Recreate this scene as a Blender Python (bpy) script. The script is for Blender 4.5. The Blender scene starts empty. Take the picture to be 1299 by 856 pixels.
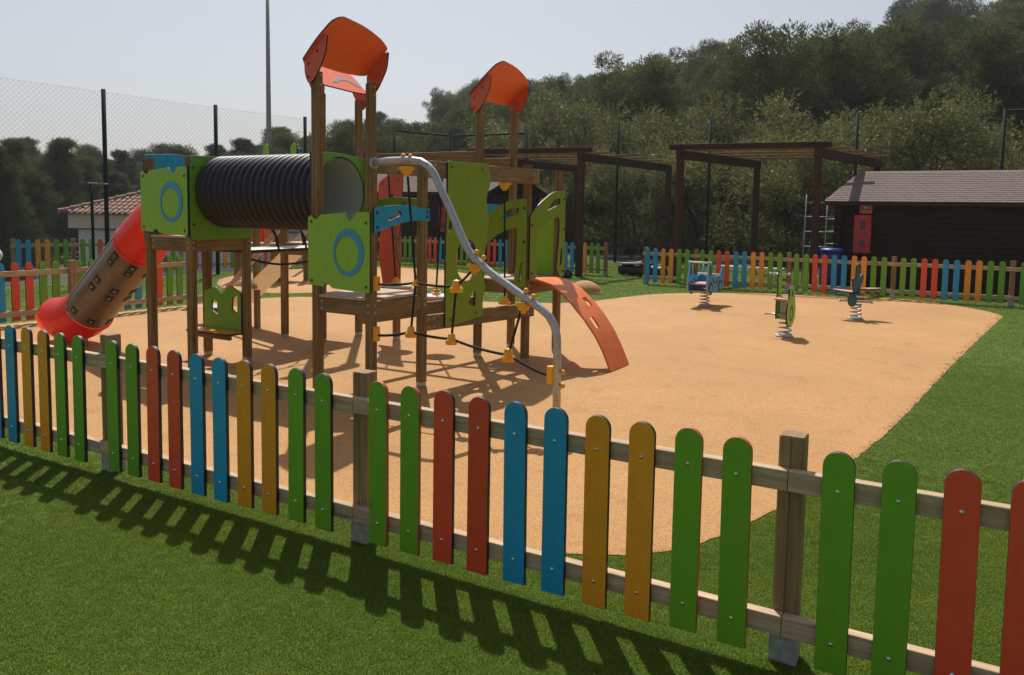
import bpy, bmesh, math, random
import numpy as np
from mathutils import Vector, Matrix
R = math.radians
random.seed(7); rng = np.random.default_rng(7)
scene = bpy.context.scene
col = scene.collection

# ------------------------------------------------------------------ camera, sky, sun, exposure
H = 1.632
yaw, pitch, roll = R(-29.971), R(4.777), R(0.8975)
Fv = Vector((math.sin(yaw)*math.cos(pitch), math.cos(yaw)*math.cos(pitch), -math.sin(pitch)))
Rv = Vector((math.cos(yaw), -math.sin(yaw), 0)); Uv = Rv.cross(Fv)
R2 = Rv*math.cos(roll) + Uv*math.sin(roll); U2 = Uv*math.cos(roll) - Rv*math.sin(roll)
cam = bpy.data.objects.new('camera', bpy.data.cameras.new('camera')); col.objects.link(cam)
cam.matrix_world = Matrix(((R2.x, U2.x, -Fv.x, 0), (R2.y, U2.y, -Fv.y, 0), (R2.z, U2.z, -Fv.z, H), (0, 0, 0, 1)))
cam.data.sensor_width = 36; cam.data.lens = 1020.25/1299*36
cam.data.shift_y = -(428-352.24)/1299
cam.data.clip_start = 0.05; cam.data.clip_end = 3000
scene.camera = cam

SUN_AZ, SUN_EL = -38.3, 56.0            # degrees from +y towards -x, height
world = bpy.data.worlds.new('World'); scene.world = world; world.use_nodes = True
nt = world.node_tree; nt.nodes.clear()
sky = nt.nodes.new('ShaderNodeTexSky'); sky.sky_type = 'NISHITA'; sky.sun_disc = False
sky.sun_elevation = R(SUN_EL); sky.sun_rotation = R(SUN_AZ)
sky.air_density = 1.0; sky.dust_density = 2.0; sky.ozone_density = 1.0
hs = nt.nodes.new('ShaderNodeHueSaturation'); hs.inputs['Saturation'].default_value = 0.5
bg = nt.nodes.new('ShaderNodeBackground'); bg.inputs['Strength'].default_value = 0.085
wo = nt.nodes.new('ShaderNodeOutputWorld')
nt.links.new(sky.outputs[0], hs.inputs['Color']); nt.links.new(hs.outputs[0], bg.inputs[0]); nt.links.new(bg.outputs[0], wo.inputs[0])

sd = bpy.data.lights.new('sun', 'SUN'); sd.energy = 4.0; sd.angle = R(0.55); sd.color = (1.0, 0.94, 0.86)
sun = bpy.data.objects.new('sun', sd); col.objects.link(sun)
sdir = Vector((math.sin(R(SUN_AZ))*math.cos(R(SUN_EL)), math.cos(R(SUN_AZ))*math.cos(R(SUN_EL)), math.sin(R(SUN_EL))))
sun.rotation_euler = sdir.to_track_quat('Z', 'Y').to_euler(); sun.location = (-8, 12, 20)

vs = scene.view_settings
vs.view_transform = 'Standard'; vs.look = 'None'; vs.gamma = 1.0; vs.use_curve_mapping = False; vs.exposure = 0.18
scene.render.engine = 'CYCLES'
scene.cycles.max_bounces = 8; scene.cycles.transparent_max_bounces = 12

# ------------------------------------------------------------------ materials
MATS = {}
def newmat(name):
    m = bpy.data.materials.new(name); m.use_nodes = True
    n = m.node_tree; b = n.nodes['Principled BSDF']
    MATS[name] = m
    return m, n, b
def N(n, t, **kw):
    x = n.nodes.new(t)
    for k, v in kw.items():
        if k in x.inputs: x.inputs[k].default_value = v
        else: setattr(x, k, v)
    return x
def ramp(n, stops):
    r = n.nodes.new('ShaderNodeValToRGB'); e = r.color_ramp.elements
    while len(e) < len(stops): e.new(0.5)
    for el, (p, c) in zip(e, stops): el.position = p; el.color = (*c, 1)
    return r
def plain(name, c, rough=0.5, metal=0.0, var=0.12, scale=6.0, spec=0.5, bump=0.0, bscale=200.0):
    m, n, b = newmat(name)
    tc = N(n, 'ShaderNodeTexCoord'); no = N(n, 'ShaderNodeTexNoise', Scale=scale, Detail=5.0, Roughness=0.6)
    n.links.new(tc.outputs['Object'], no.inputs['Vector'])
    d = tuple(max(0, x*(1-var)) for x in c); l = tuple(min(1, x*(1+var)) for x in c)
    r = ramp(n, [(0.3, d), (0.7, l)])
    n.links.new(no.outputs['Fac'], r.inputs[0])
    oi = N(n, 'ShaderNodeObjectInfo'); vr = ramp(n, [(0.0, (0.90, 0.90, 0.90)), (1.0, (1.08, 1.08, 1.08))]); n.links.new(oi.outputs['Random'], vr.inputs[0])
    m1 = N(n, 'ShaderNodeMix', data_type='RGBA', blend_type='MULTIPLY'); m1.inputs['Factor'].default_value = 1.0
    n.links.new(r.outputs[0], m1.inputs['A']); n.links.new(vr.outputs[0], m1.inputs['B'])
    sm = N(n, 'ShaderNodeMapping'); sm.inputs['Scale'].default_value = (40, 9, 40); n.links.new(tc.outputs['Object'], sm.inputs['Vector'])
    sn = N(n, 'ShaderNodeTexNoise', Scale=1.0, Detail=6.0, Roughness=0.7); n.links.new(sm.outputs[0], sn.inputs['Vector'])
    sr = ramp(n, [(0.34, (0.80, 0.78, 0.76)), (0.46, (1, 1, 1)), (0.64, (1, 1, 1)), (0.74, (1.15, 1.15, 1.16))]); n.links.new(sn.outputs['Fac'], sr.inputs[0])
    m2 = N(n, 'ShaderNodeMix', data_type='RGBA', blend_type='MULTIPLY'); m2.inputs['Factor'].default_value = 0.55
    n.links.new(m1.outputs['Result'], m2.inputs['A']); n.links.new(sr.outputs[0], m2.inputs['B']); n.links.new(m2.outputs['Result'], b.inputs['Base Color'])
    b.inputs['Metallic'].default_value = metal; b.inputs['Specular IOR Level'].default_value = spec
    rr = N(n, 'ShaderNodeMapRange'); rr.inputs['To Min'].default_value = max(0.05, rough-0.08); rr.inputs['To Max'].default_value = min(1, rough+0.1)
    n.links.new(no.outputs['Fac'], rr.inputs['Value']); n.links.new(rr.outputs[0], b.inputs['Roughness'])
    if bump > 0:
        n2 = N(n, 'ShaderNodeTexNoise', Scale=bscale, Detail=3.0); n.links.new(tc.outputs['Object'], n2.inputs['Vector'])
        bp = N(n, 'ShaderNodeBump', Strength=bump, Distance=0.002); n.links.new(n2.outputs['Fac'], bp.inputs['Height']); n.links.new(bp.outputs[0], b.inputs['Normal'])
    return m
def wood(name, dark, light, axis='z', rough=0.75, knots=True):
    m, n, b = newmat(name)
    tc = N(n, 'ShaderNodeTexCoord'); oi = N(n, 'ShaderNodeObjectInfo')
    mp = N(n, 'ShaderNodeMapping')
    sc = {'x': (1.2, 26, 26), 'y': (26, 1.2, 26), 'z': (26, 26, 1.2)}[axis]
    mp.inputs['Scale'].default_value = sc
    addv = N(n, 'ShaderNodeVectorMath', operation='ADD')
    mul = N(n, 'ShaderNodeMath', operation='MULTIPLY'); mul.inputs[1].default_value = 13.0
    n.links.new(oi.outputs['Random'], mul.inputs[0]); n.links.new(tc.outputs['Object'], addv.inputs[0]); n.links.new(mul.outputs[0], addv.inputs[1])
    n.links.new(addv.outputs[0], mp.inputs['Vector'])
    no = N(n, 'ShaderNodeTexNoise', Scale=1.6, Detail=8.0, Roughness=0.62, Distortion=0.6)
    n.links.new(mp.outputs[0], no.inputs['Vector'])
    r = ramp(n, [(0.28, dark), (0.5, tuple((a+c)/2 for a, c in zip(dark, light))), (0.72, light)])
    n.links.new(no.outputs['Fac'], r.inputs[0])
    big = N(n, 'ShaderNodeTexNoise', Scale=1.7, Detail=3.0); n.links.new(addv.outputs[0], big.inputs['Vector'])
    br = ramp(n, [(0.3, (0.72, 0.70, 0.68)), (0.7, (1.12, 1.08, 1.05))]); n.links.new(big.outputs['Fac'], br.inputs[0])
    mx = N(n, 'ShaderNodeMix', data_type='RGBA', blend_type='MULTIPLY'); mx.inputs['Factor'].default_value = 0.8
    n.links.new(r.outputs[0], mx.inputs['A']); n.links.new(br.outputs[0], mx.inputs['B'])
    last = mx.outputs['Result']
    if knots:
        mk = N(n, 'ShaderNodeMapping'); mk.inputs['Scale'].default_value = tuple(1.6 if s < 5 else 9 for s in sc)
        n.links.new(addv.outputs[0], mk.inputs['Vector'])
        vo = N(n, 'ShaderNodeTexVoronoi', Scale=1.3); n.links.new(mk.outputs[0], vo.inputs['Vector'])
        kr = ramp(n, [(0.05, (0.35, 0.30, 0.27)), (0.16, (1, 1, 1))]); n.links.new(vo.outputs['Distance'], kr.inputs[0])
        m2 = N(n, 'ShaderNodeMix', data_type='RGBA', blend_type='MULTIPLY'); m2.inputs['Factor'].default_value = 0.8
        n.links.new(last, m2.inputs['A']); n.links.new(kr.outputs[0], m2.inputs['B']); last = m2.outputs['Result']
    n.links.new(last, b.inputs['Base Color']); b.inputs['Roughness'].default_value = rough
    b.inputs['Specular IOR Level'].default_value = 0.3
    bp = N(n, 'ShaderNodeBump', Strength=0.35, Distance=0.003); n.links.new(no.outputs['Fac'], bp.inputs['Height']); n.links.new(bp.outputs[0], b.inputs['Normal'])
    return m

GREEN = plain('green_panel', (0.155, 0.39, 0.020), 0.36, var=0.08, bump=0.08, bscale=500)
LIME = plain('lime_panel', (0.27, 0.55, 0.035), 0.42, var=0.07, bump=0.08, bscale=500)
OLIVEGREEN = plain('olive_green_panel', (0.215, 0.335, 0.010), 0.42, var=0.07, bump=0.08, bscale=500)
RED = plain('red_panel', (0.80, 0.080, 0.036), 0.36, var=0.08, bump=0.08, bscale=500)
BLUE = plain('blue_panel', (0.012, 0.33, 0.62), 0.36, var=0.08, bump=0.08, bscale=500)
YELLOW = plain('ochre_panel', (0.90, 0.345, 0.020), 0.36, var=0.08, bump=0.08, bscale=500)
ORANGE = plain('orange_roof', (0.88, 0.125, 0.022), 0.42, var=0.06, bump=0.08, bscale=500)
RAMP_O = plain('orange_ramp', (0.90, 0.21, 0.045), 0.45, var=0.08, bump=0.08, bscale=500)
CORAL = plain('coral_red', (0.75, 0.12, 0.06), 0.42, var=0.06, bump=0.08, bscale=500)
REDGLOSS = plain('red_plastic', (0.86, 0.055, 0.035), 0.25, var=0.05)
_n = REDGLOSS.node_tree; _b = _n.nodes['Principled BSDF']; _t = _n.nodes.new('ShaderNodeBsdfTranslucent'); _t.inputs['Color'].default_value = (0.95, 0.09, 0.04, 1)
_m = _n.nodes.new('ShaderNodeMixShader'); _m.inputs[0].default_value = 0.4; _o = [q for q in _n.nodes if q.type == 'OUTPUT_MATERIAL'][0]
_n.links.new(_b.outputs[0], _m.inputs[1]); _n.links.new(_t.outputs[0], _m.inputs[2]); _n.links.new(_m.outputs[0], _o.inputs[0])
DARKEDGE = plain('dark_edge', (0.02, 0.022, 0.025), 0.5, var=0.1)
REDEDGE = plain('red_edge', (0.45, 0.09, 0.04), 0.5, var=0.1)
PALE_EDGE = plain('pale_edge', (0.30, 0.40, 0.16), 0.55, var=0.1)
RING = plain('ring_blue', (0.05, 0.33, 0.56), 0.45, var=0.08)
BOLTD = plain('dark_bolt', (0.03, 0.035, 0.03), 0.5)
BOLTG = plain('green_bolt_cap', (0.06, 0.16, 0.03), 0.5)
BOLTR = plain('red_bolt_cap', (0.35, 0.05, 0.03), 0.5)
CAP = plain('grey_bolt_cap', (0.38, 0.36, 0.33), 0.5)
STEEL = plain('galvanised_steel', (0.44, 0.46, 0.49), 0.40, metal=0.6, var=0.15, scale=40)
GALV = plain('galvanised_base', (0.42, 0.44, 0.46), 0.5, metal=0.5, var=0.25, scale=25)
CHROME = plain('screw_steel', (0.65, 0.66, 0.68), 0.25, metal=1.0)
STAINLESS = plain('stainless_chute', (0.62, 0.64, 0.72), 0.3, metal=0.8, var=0.06, scale=12)
BLACKP = plain('black_plastic', (0.012, 0.014, 0.022), 0.38, var=0.2)
TUNNEL = plain('tunnel_black', (0.012, 0.014, 0.024), 0.46, var=0.25, scale=3, spec=0.4)
TUNNELIN = plain('tunnel_inside_grey', (0.50, 0.53, 0.50), 0.5, var=0.05)
ROPE = plain('black_rope', (0.012, 0.012, 0.014), 0.8, var=0.3, bump=0.6, bscale=600)
CONN = plain('yellow_connector', (0.85, 0.40, 0.02), 0.4, var=0.06)
PLATF = plain('platform_board', (0.48, 0.36, 0.26), 0.62, var=0.12, scale=30)
BROWNTUBE = plain('brown_slide_tube', (0.17, 0.115, 0.085), 0.33, var=0.2, scale=5)
SHEENTUBE = plain('slide_top_sheen', (0.27, 0.26, 0.26), 0.33, var=0.15, scale=5)
SLOTSHADE = plain('recess_shade', (0.045, 0.030, 0.022), 0.6)
WHITEP = plain('white_board', (0.72, 0.70, 0.66), 0.5, var=0.06)
PINKSEAT = plain('pink_seat', (0.62, 0.30, 0.24), 0.55, var=0.08)
PALE_BLUE = plain('pale_blue_edge', (0.25, 0.45, 0.60), 0.5)
TEAL = plain('teal_panel', (0.03, 0.14, 0.20), 0.45, var=0.08)
CARBLUE = plain('car_blue', (0.05, 0.34, 0.60), 0.45, var=0.06)
GREYPATCH = plain('grey_print', (0.28, 0.29, 0.32), 0.45)
REDCAB = plain('cabinet_red', (0.50, 0.03, 0.045), 0.4)
SIGNRED = plain('sign_red', (0.55, 0.06, 0.03), 0.5)
PANE = plain('cabinet_window', (0.09, 0.06, 0.06), 0.15)
DBLUE = plain('barrel_blue', (0.012, 0.035, 0.28), 0.4)
POSTG = plain('fence_post_green', (0.010, 0.030, 0.024), 0.75, spec=0.15)
WIRE = plain('wire_green_grey', (0.10, 0.115, 0.115), 0.7, spec=0.2)
LAMPG = plain('lamp_pole_grey', (0.27, 0.26, 0.25), 0.5, metal=0.4)
RENDER_W = plain('white_render', (0.76, 0.76, 0.76), 0.8, var=0.05)
RENDER_C = plain('cream_render', (0.70, 0.60, 0.48), 0.8, var=0.05)
ROOFT = plain('roof_tile', (0.30, 0.17, 0.125), 0.8, var=0.35, scale=9)
TARP = plain('black_tarp', (0.018, 0.018, 0.022), 0.45, var=0.3, bump=0.4, bscale=20)
TARPG = plain('grey_tarp', (0.42, 0.42, 0.43), 0.6)
CLOTHB = plain('blue_cloth', (0.05, 0.08, 0.22), 0.8)
WP_Z = wood('pine_post_wood', (0.13, 0.078, 0.030), (0.37, 0.25, 0.110), 'z')
WP_X = wood('pine_beam_wood_x', (0.13, 0.080, 0.034), (0.36, 0.245, 0.115), 'x')
WP_Y = wood('pine_beam_wood_y', (0.14, 0.086, 0.038), (0.37, 0.255, 0.125), 'y')
WF_Z = wood('fence_wood_z', (0.20, 0.125, 0.060), (0.42, 0.29, 0.16), 'z')
WF_X = wood('fence_wood_x', (0.34, 0.235, 0.140), (0.68, 0.53, 0.37), 'x')
WF_Y = wood('fence_wood_y', (0.145, 0.080, 0.042), (0.38, 0.23, 0.125), 'y')
WDK_X = wood('dark_stained_wood_x', (0.020, 0.010, 0.007), (0.065, 0.032, 0.022), 'x', knots=False)
WDK_Y = wood('dark_stained_wood_y', (0.022, 0.012, 0.009), (0.070, 0.036, 0.026), 'y', knots=False)
WDK_Z = wood('dark_stained_wood_z', (0.026, 0.012, 0.008), (0.085, 0.040, 0.026), 'z', knots=False)
WRAFT = wood('orange_rafter_wood', (0.17, 0.075, 0.025), (0.36, 0.18, 0.065), 'x', knots=False)
WLOG = wood('dark_log_wood', (0.012, 0.008, 0.006), (0.034, 0.021, 0.016), 'x', knots=False)

def shingle_mat():
    m, n, b = newmat('roof_shingle')
    tc = N(n, 'ShaderNodeTexCoord'); oi = N(n, 'ShaderNodeObjectInfo')
    no = N(n, 'ShaderNodeTexNoise', Scale=60.0, Detail=4.0); n.links.new(tc.outputs['Object'], no.inputs['Vector'])
    r = ramp(n, [(0.3, (0.135, 0.100, 0.092)), (0.7, (0.215, 0.165, 0.155))]); n.links.new(no.outputs['Fac'], r.inputs[0])
    rr = ramp(n, [(0.0, (0.86, 0.84, 0.84)), (1.0, (1.1, 1.07, 1.07))]); n.links.new(oi.outputs['Random'], rr.inputs[0])
    mx = N(n, 'ShaderNodeMix', data_type='RGBA', blend_type='MULTIPLY'); mx.inputs['Factor'].default_value = 1
    n.links.new(r.outputs[0], mx.inputs['A']); n.links.new(rr.outputs[0], mx.inputs['B']); n.links.new(mx.outputs['Result'], b.inputs['Base Color'])
    b.inputs['Roughness'].default_value = 0.9
    return m
SHINGLE = shingle_mat()

def rubber_mat():
    m, n, b = newmat('rubber_granule_surface')
    tc = N(n, 'ShaderNodeTexCoord')
    vo = N(n, 'ShaderNodeTexVoronoi', Scale=230.0); vo.feature = 'F1'; n.links.new(tc.outputs['Object'], vo.inputs['Vector'])
    sep = N(n, 'ShaderNodeSeparateColor'); n.links.new(vo.outputs['Color'], sep.inputs[0])
    r = ramp(n, [(0.0, (0.31, 0.145, 0.045)), (0.3, (0.47, 0.243, 0.082)), (0.7, (0.55, 0.300, 0.110)), (1.0, (0.68, 0.420, 0.180))])
    n.links.new(sep.outputs[0], r.inputs[0])
    big = N(n, 'ShaderNodeTexNoise', Scale=0.55, Detail=6.0, Roughness=0.6); n.links.new(tc.outputs['Object'], big.inputs['Vector'])
    br = ramp(n, [(0.3, (0.86, 0.84, 0.80)), (0.7, (1.06, 1.05, 1.03))]); n.links.new(big.outputs['Fac'], br.inputs[0])
    mx = N(n, 'ShaderNodeMix', data_type='RGBA', blend_type='MULTIPLY'); mx.inputs['Factor'].default_value = 1.0
    n.links.new(r.outputs[0], mx.inputs['A']); n.links.new(br.outputs[0], mx.inputs['B'])
    st = N(n, 'ShaderNodeTexNoise', Scale=2.6, Detail=8.0, Roughness=0.7); n.links.new(tc.outputs['Object'], st.inputs['Vector'])
    sr = ramp(n, [(0.30, (0.80, 0.76, 0.72)), (0.45, (1, 1, 1))]); n.links.new(st.outputs['Fac'], sr.inputs[0])
    m2 = N(n, 'ShaderNodeMix', data_type='RGBA', blend_type='MULTIPLY'); m2.inputs['Factor'].default_value = 0.9
    n.links.new(mx.outputs['Result'], m2.inputs['A']); n.links.new(sr.outputs[0], m2.inputs['B'])
    n.links.new(m2.outputs['Result'], b.inputs['Base Color'])
    b.inputs['Roughness'].default_value = 0.75; b.inputs['Specular IOR Level'].default_value = 0.35
    bp = N(n, 'ShaderNodeBump', Strength=0.7, Distance=0.004); n.links.new(vo.outputs['Distance'], bp.inputs['Height']); bp.invert = True
    n.links.new(bp.outputs[0], b.inputs['Normal'])
    return m
RUBBER = rubber_mat()

def turf_mat():
    m, n, b = newmat('turf_backing')
    tc = N(n, 'ShaderNodeTexCoord')
    no = N(n, 'ShaderNodeTexNoise', Scale=120.0, Detail=4.0, Roughness=0.7); n.links.new(tc.outputs['Object'], no.inputs['Vector'])
    r = ramp(n, [(0.3, (0.052, 0.105, 0.006)), (0.55, (0.080, 0.150, 0.008)), (0.75, (0.110, 0.185, 0.016))]); n.links.new(no.outputs['Fac'], r.inputs[0])
    big = N(n, 'ShaderNodeTexNoise', Scale=0.7, Detail=5.0, Roughness=0.6); n.links.new(tc.outputs['Object'], big.inputs['Vector'])
    br = ramp(n, [(0.3, (0.90, 0.92, 0.88)), (0.7, (1.06, 1.04, 1.05))]); n.links.new(big.outputs['Fac'], br.inputs[0])
    mx = N(n, 'ShaderNodeMix', data_type='RGBA', blend_type='MULTIPLY'); mx.inputs['Factor'].default_value = 1.0
    n.links.new(r.outputs[0], mx.inputs['A']); n.links.new(br.outputs[0], mx.inputs['B']); n.links.new(mx.outputs['Result'], b.inputs['Base Color'])
    b.inputs['Roughness'].default_value = 0.7; b.inputs['Specular IOR Level'].default_value = 0.25
    bp = N(n, 'ShaderNodeBump', Strength=0.8, Distance=0.01); n.links.new(no.outputs['Fac'], bp.inputs['Height']); n.links.new(bp.outputs[0], b.inputs['Normal'])
    return m
TURF = turf_mat()

def leafy(name, stops, transl=0.35, rough=0.5, obj_var=0.25, nscale=0.0):
    m = bpy.data.materials.new(name); m.use_nodes = True; n = m.node_tree; n.nodes.clear()
    ge = N(n, 'ShaderNodeNewGeometry'); oi = N(n, 'ShaderNodeObjectInfo')
    r = ramp(n, stops)
    if nscale > 0:
        tc = N(n, 'ShaderNodeTexCoord'); no = N(n, 'ShaderNodeTexNoise', Scale=nscale, Detail=2.0); n.links.new(tc.outputs['Object'], no.inputs['Vector'])
        ma = N(n, 'ShaderNodeMath', operation='MULTIPLY'); ma.inputs[1].default_value = 0.40; n.links.new(ge.outputs['Random Per Island'], ma.inputs[0])
        mb_ = N(n, 'ShaderNodeMath', operation='MULTIPLY_ADD'); mb_.inputs[1].default_value = 1.5; mb_.inputs[2].default_value = -0.45; n.links.new(no.outputs['Fac'], mb_.inputs[0])
        mc = N(n, 'ShaderNodeMath', operation='ADD'); mc.use_clamp = True; n.links.new(ma.outputs[0], mc.inputs[0]); n.links.new(mb_.outputs[0], mc.inputs[1]); n.links.new(mc.outputs[0], r.inputs[0])
    else: n.links.new(ge.outputs['Random Per Island'], r.inputs[0])
    orr = ramp(n, [(0.0, (1-obj_var, 1-obj_var*0.8, 1-obj_var*0.6)), (1.0, (1+obj_var, 1+obj_var*0.8, 1+obj_var*0.4))]); n.links.new(oi.outputs['Random'], orr.inputs[0])
    mx = N(n, 'ShaderNodeMix', data_type='RGBA', blend_type='MULTIPLY'); mx.inputs['Factor'].default_value = 1.0
    n.links.new(r.outputs[0], mx.inputs['A']); n.links.new(orr.outputs[0], mx.inputs['B'])
    p = N(n, 'ShaderNodeBsdfPrincipled', Roughness=rough); p.inputs['Specular IOR Level'].default_value = 0.3 if rough < .45 else 0.12
    t = N(n, 'ShaderNodeBsdfTranslucent'); ms = N(n, 'ShaderNodeMixShader'); ms.inputs[0].default_value = transl
    o = N(n, 'ShaderNodeOutputMaterial')
    n.links.new(mx.outputs['Result'], p.inputs['Base Color']); n.links.new(mx.outputs['Result'], t.inputs['Color'])
    n.links.new(p.outputs[0], ms.inputs[1]); n.links.new(t.outputs[0], ms.inputs[2]); n.links.new(ms.outputs[0], o.inputs[0])
    return m
BLADE = leafy('turf_blade', [(0.0, (0.115, 0.185, 0.008)), (0.45, (0.165, 0.245, 0.012)), (0.88, (0.205, 0.275, 0.024)), (1.0, (0.40, 0.41, 0.13))], 0.47, 0.40, 0.0)
_n = BLADE.node_tree; _g = _n.nodes.new('ShaderNodeNewGeometry'); _x = [q for q in _n.nodes if q.type == 'MIX'][0]
_no = N(_n, 'ShaderNodeTexNoise', Scale=1.3, Detail=4.0, Roughness=0.65); _mp = N(_n, 'ShaderNodeMapping'); _mp.inputs['Scale'].default_value = (0.6, 1.6, 1.0)
_r = ramp(_n, [(0.30, (0.80, 0.86, 0.85)), (0.55, (1.0, 1.0, 1.0)), (0.72, (1.28, 1.15, 1.25))])
_n.links.new(_g.outputs['Position'], _mp.inputs['Vector']); _n.links.new(_mp.outputs[0], _no.inputs['Vector']); _n.links.new(_no.outputs['Fac'], _r.inputs[0]); _n.links.new(_r.outputs[0], _x.inputs['B'])
PINEL = leafy('pine_needles', [(0.0, (0.036, 0.052, 0.022)), (0.5, (0.086, 0.110, 0.042)), (1.0, (0.175, 0.195, 0.078))], 0.36, 0.85, 0.42, 1.0)
OLIVEL = leafy('olive_leaves', [(0.0, (0.065, 0.078, 0.026)), (0.5, (0.135, 0.148, 0.050)), (0.85, (0.25, 0.24, 0.09)), (1.0, (0.46, 0.41, 0.21))], 0.42, 0.5, 0.30, 1.1)
BARK = plain('bark', (0.075, 0.055, 0.042), 0.9, var=0.4, scale=4)
FLOOR = plain('forest_floor', (0.055, 0.058, 0.030), 0.95, var=0.5, scale=0.4)

# ------------------------------------------------------------------ builders
def tag(o, label=None, cat=None, group=None, kind=None):
    if label: o['label'] = label
    if cat: o['category'] = cat
    if group: o['group'] = group
    if kind: o['kind'] = kind
    return o
def thing(name, loc, label, cat, group=None, rz=0.0):
    o = bpy.data.objects.new(name, None); col.objects.link(o); o.location = loc; o.rotation_euler.z = rz
    o.empty_display_size = 0.2
    return tag(o, label, cat, group)
def wloc(o):
    v = Vector((0, 0, 0))
    while o is not None: v += o.location; o = o.parent
    return v
def pmat(o):
    M = Matrix.Identity(4); ch = []
    while o is not None: ch.append(o.matrix_basis.copy()); o = o.parent
    for m_ in reversed(ch): M = M @ m_
    return M
class MB:
    def __init__(s): s.v = []; s.f = []; s.m = []
    def add(s, vs_, fs, mi=0):
        k = len(s.v); s.v += [tuple(x) for x in vs_]; s.f += [tuple(i+k for i in f) for f in fs]; s.m += [mi]*len(fs); return s
    def box(s, x0, x1, y0, y1, z0, z1, mi=0, ch=0.0):
        if ch > 0:
            c = ((x0+x1)/2, (y0+y1)/2, (z0+z1)/2); return s.obox(c, (1, 0, 0), (0, 1, 0), (0, 0, 1), x1-x0, y1-y0, z1-z0, mi, ch)
        return s.add([(x0, y0, z0), (x1, y0, z0), (x1, y1, z0), (x0, y1, z0), (x0, y0, z1), (x1, y0, z1), (x1, y1, z1), (x0, y1, z1)],
                     [(0, 3, 2, 1), (4, 5, 6, 7), (0, 1, 5, 4), (1, 2, 6, 5), (2, 3, 7, 6), (3, 0, 4, 7)], mi)
    def obox(s, c, ax, ay, az, lx, ly, lz, mi=0, ch=0.004):
        c = Vector(c); ax = Vector(ax).normalized(); ay = Vector(ay).normalized(); az = Vector(az).normalized()
        # box whose four long (ax) edges are chamfered
        hy, hz = ly/2, lz/2
        sec = [(-hy+ch, -hz), (hy-ch, -hz), (hy, -hz+ch), (hy, hz-ch), (hy-ch, hz), (-hy+ch, hz), (-hy, hz-ch), (-hy, -hz+ch)]
        V = []
        for e in (-lx/2, lx/2):
            V += [c + ax*e + ay*a + az*b for a, b in sec]
        n = 8; F = [tuple(range(n-1, -1, -1)), tuple(range(n, 2*n))] + [(i, (i+1) % n, n+(i+1) % n, n+i) for i in range(n)]
        return s.add(V, F, mi)
    def bar(s, p0, p1, w, h, up=(0, 0, 1), mi=0, ch=0.006):
        p0 = Vector(p0); p1 = Vector(p1); d = p1-p0; ax = d.normalized(); up = Vector(up)
        ay = up.cross(ax)
        if ay.length < 1e-4: ay = Vector((0, 1, 0)).cross(ax)
        ay.normalize(); az = ax.cross(ay)
        return s.obox((p0+p1)/2, ax, ay, az, d.length, w, h, mi, ch)
    def tube(s, pts, r, n=10, mi=0, caps=True):
        P = [Vector(p) for p in pts]; k = len(P); rr = r if hasattr(r, '__len__') else [r]*k
        T = []
        for i in range(k):
            a = P[max(0, i-1)]; b = P[min(k-1, i+1)]; T.append((b-a).normalized())
        u = T[0].orthogonal().normalized(); V = []
        for i in range(k):
            u = (u - T[i]*u.dot(T[i])); u = u.normalized() if u.length > 1e-6 else T[i].orthogonal().normalized()
            w = T[i].cross(u)
            V += [P[i] + (u*math.cos(2*math.pi*j/n) + w*math.sin(2*math.pi*j/n))*rr[i] for j in range(n)]
        F = [(i*n+j, i*n+(j+1) % n, (i+1)*n+(j+1) % n, (i+1)*n+j) for i in range(k-1) for j in range(n)]
        if caps: F += [tuple(range(n-1, -1, -1)), tuple(range((k-1)*n, k*n))]
        return s.add(V, F, mi)
    def lathe(s, c, axis, prof, n=16, mi=0, caps=False):
        c = Vector(c); a = Vector(axis).normalized(); u = a.orthogonal().normalized(); w = a.cross(u); V = []
        for (t, r) in prof: V += [c + a*t + (u*math.cos(2*math.pi*j/n) + w*math.sin(2*math.pi*j/n))*r for j in range(n)]
        k = len(prof); F = [(i*n+j, i*n+(j+1) % n, (i+1)*n+(j+1) % n, (i+1)*n+j) for i in range(k-1) for j in range(n)]
        if caps: F += [tuple(range(n-1, -1, -1)), tuple(range((k-1)*n, k*n))]
        return s.add(V, F, mi)
    def sphere(s, c, r, n=10, m=6, mi=0, sq=1.0):
        prof = [(r*sq*math.sin(-math.pi/2+math.pi*i/m), max(1e-4, r*math.cos(-math.pi/2+math.pi*i/m))) for i in range(m+1)]
        return s.lathe(c, (0, 0, 1), prof, n, mi)
    def build(s, name, mats, parent=None, smooth=False, world=True):
        me = bpy.data.meshes.new(name)
        if parent is not None and world:
            Mi = pmat(parent).inverted(); me.from_pydata([tuple(Mi @ Vector(q)) for q in s.v], [], s.f)
        else: me.from_pydata(s.v, [], s.f)
        ml = mats if isinstance(mats, (list, tuple)) else [mats]
        for mm in ml: me.materials.append(mm)
        if len(ml) > 1: me.polygons.foreach_set('material_index', s.m)
        if smooth: me.polygons.foreach_set('use_smooth', [True]*len(me.polygons))
        me.update()
        o = bpy.data.objects.new(name, me); col.objects.link(o); o.parent = parent
        return o
def inst(name, me, parent, loc, rot=None, scale=None):
    o = bpy.data.objects.new(name, me); col.objects.link(o); o.parent = parent
    o.location = Vector(loc) - (wloc(parent) if parent is not None else Vector((0, 0, 0)))
    if rot is not None: o.rotation_euler = rot
    if scale is not None: o.scale = (scale,)*3 if not hasattr(scale, '__len__') else scale
    return o
def smoothby(o, ang=35):
    me = o.data; me.polygons.foreach_set('use_smooth', [True]*len(me.polygons))
    bm = bmesh.new(); bm.from_mesh(me)
    for e in bm.edges:
        if len(e.link_faces) == 2 and e.calc_face_angle(0) > R(ang): e.smooth = False
    bm.to_mesh(me); bm.free()
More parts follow.
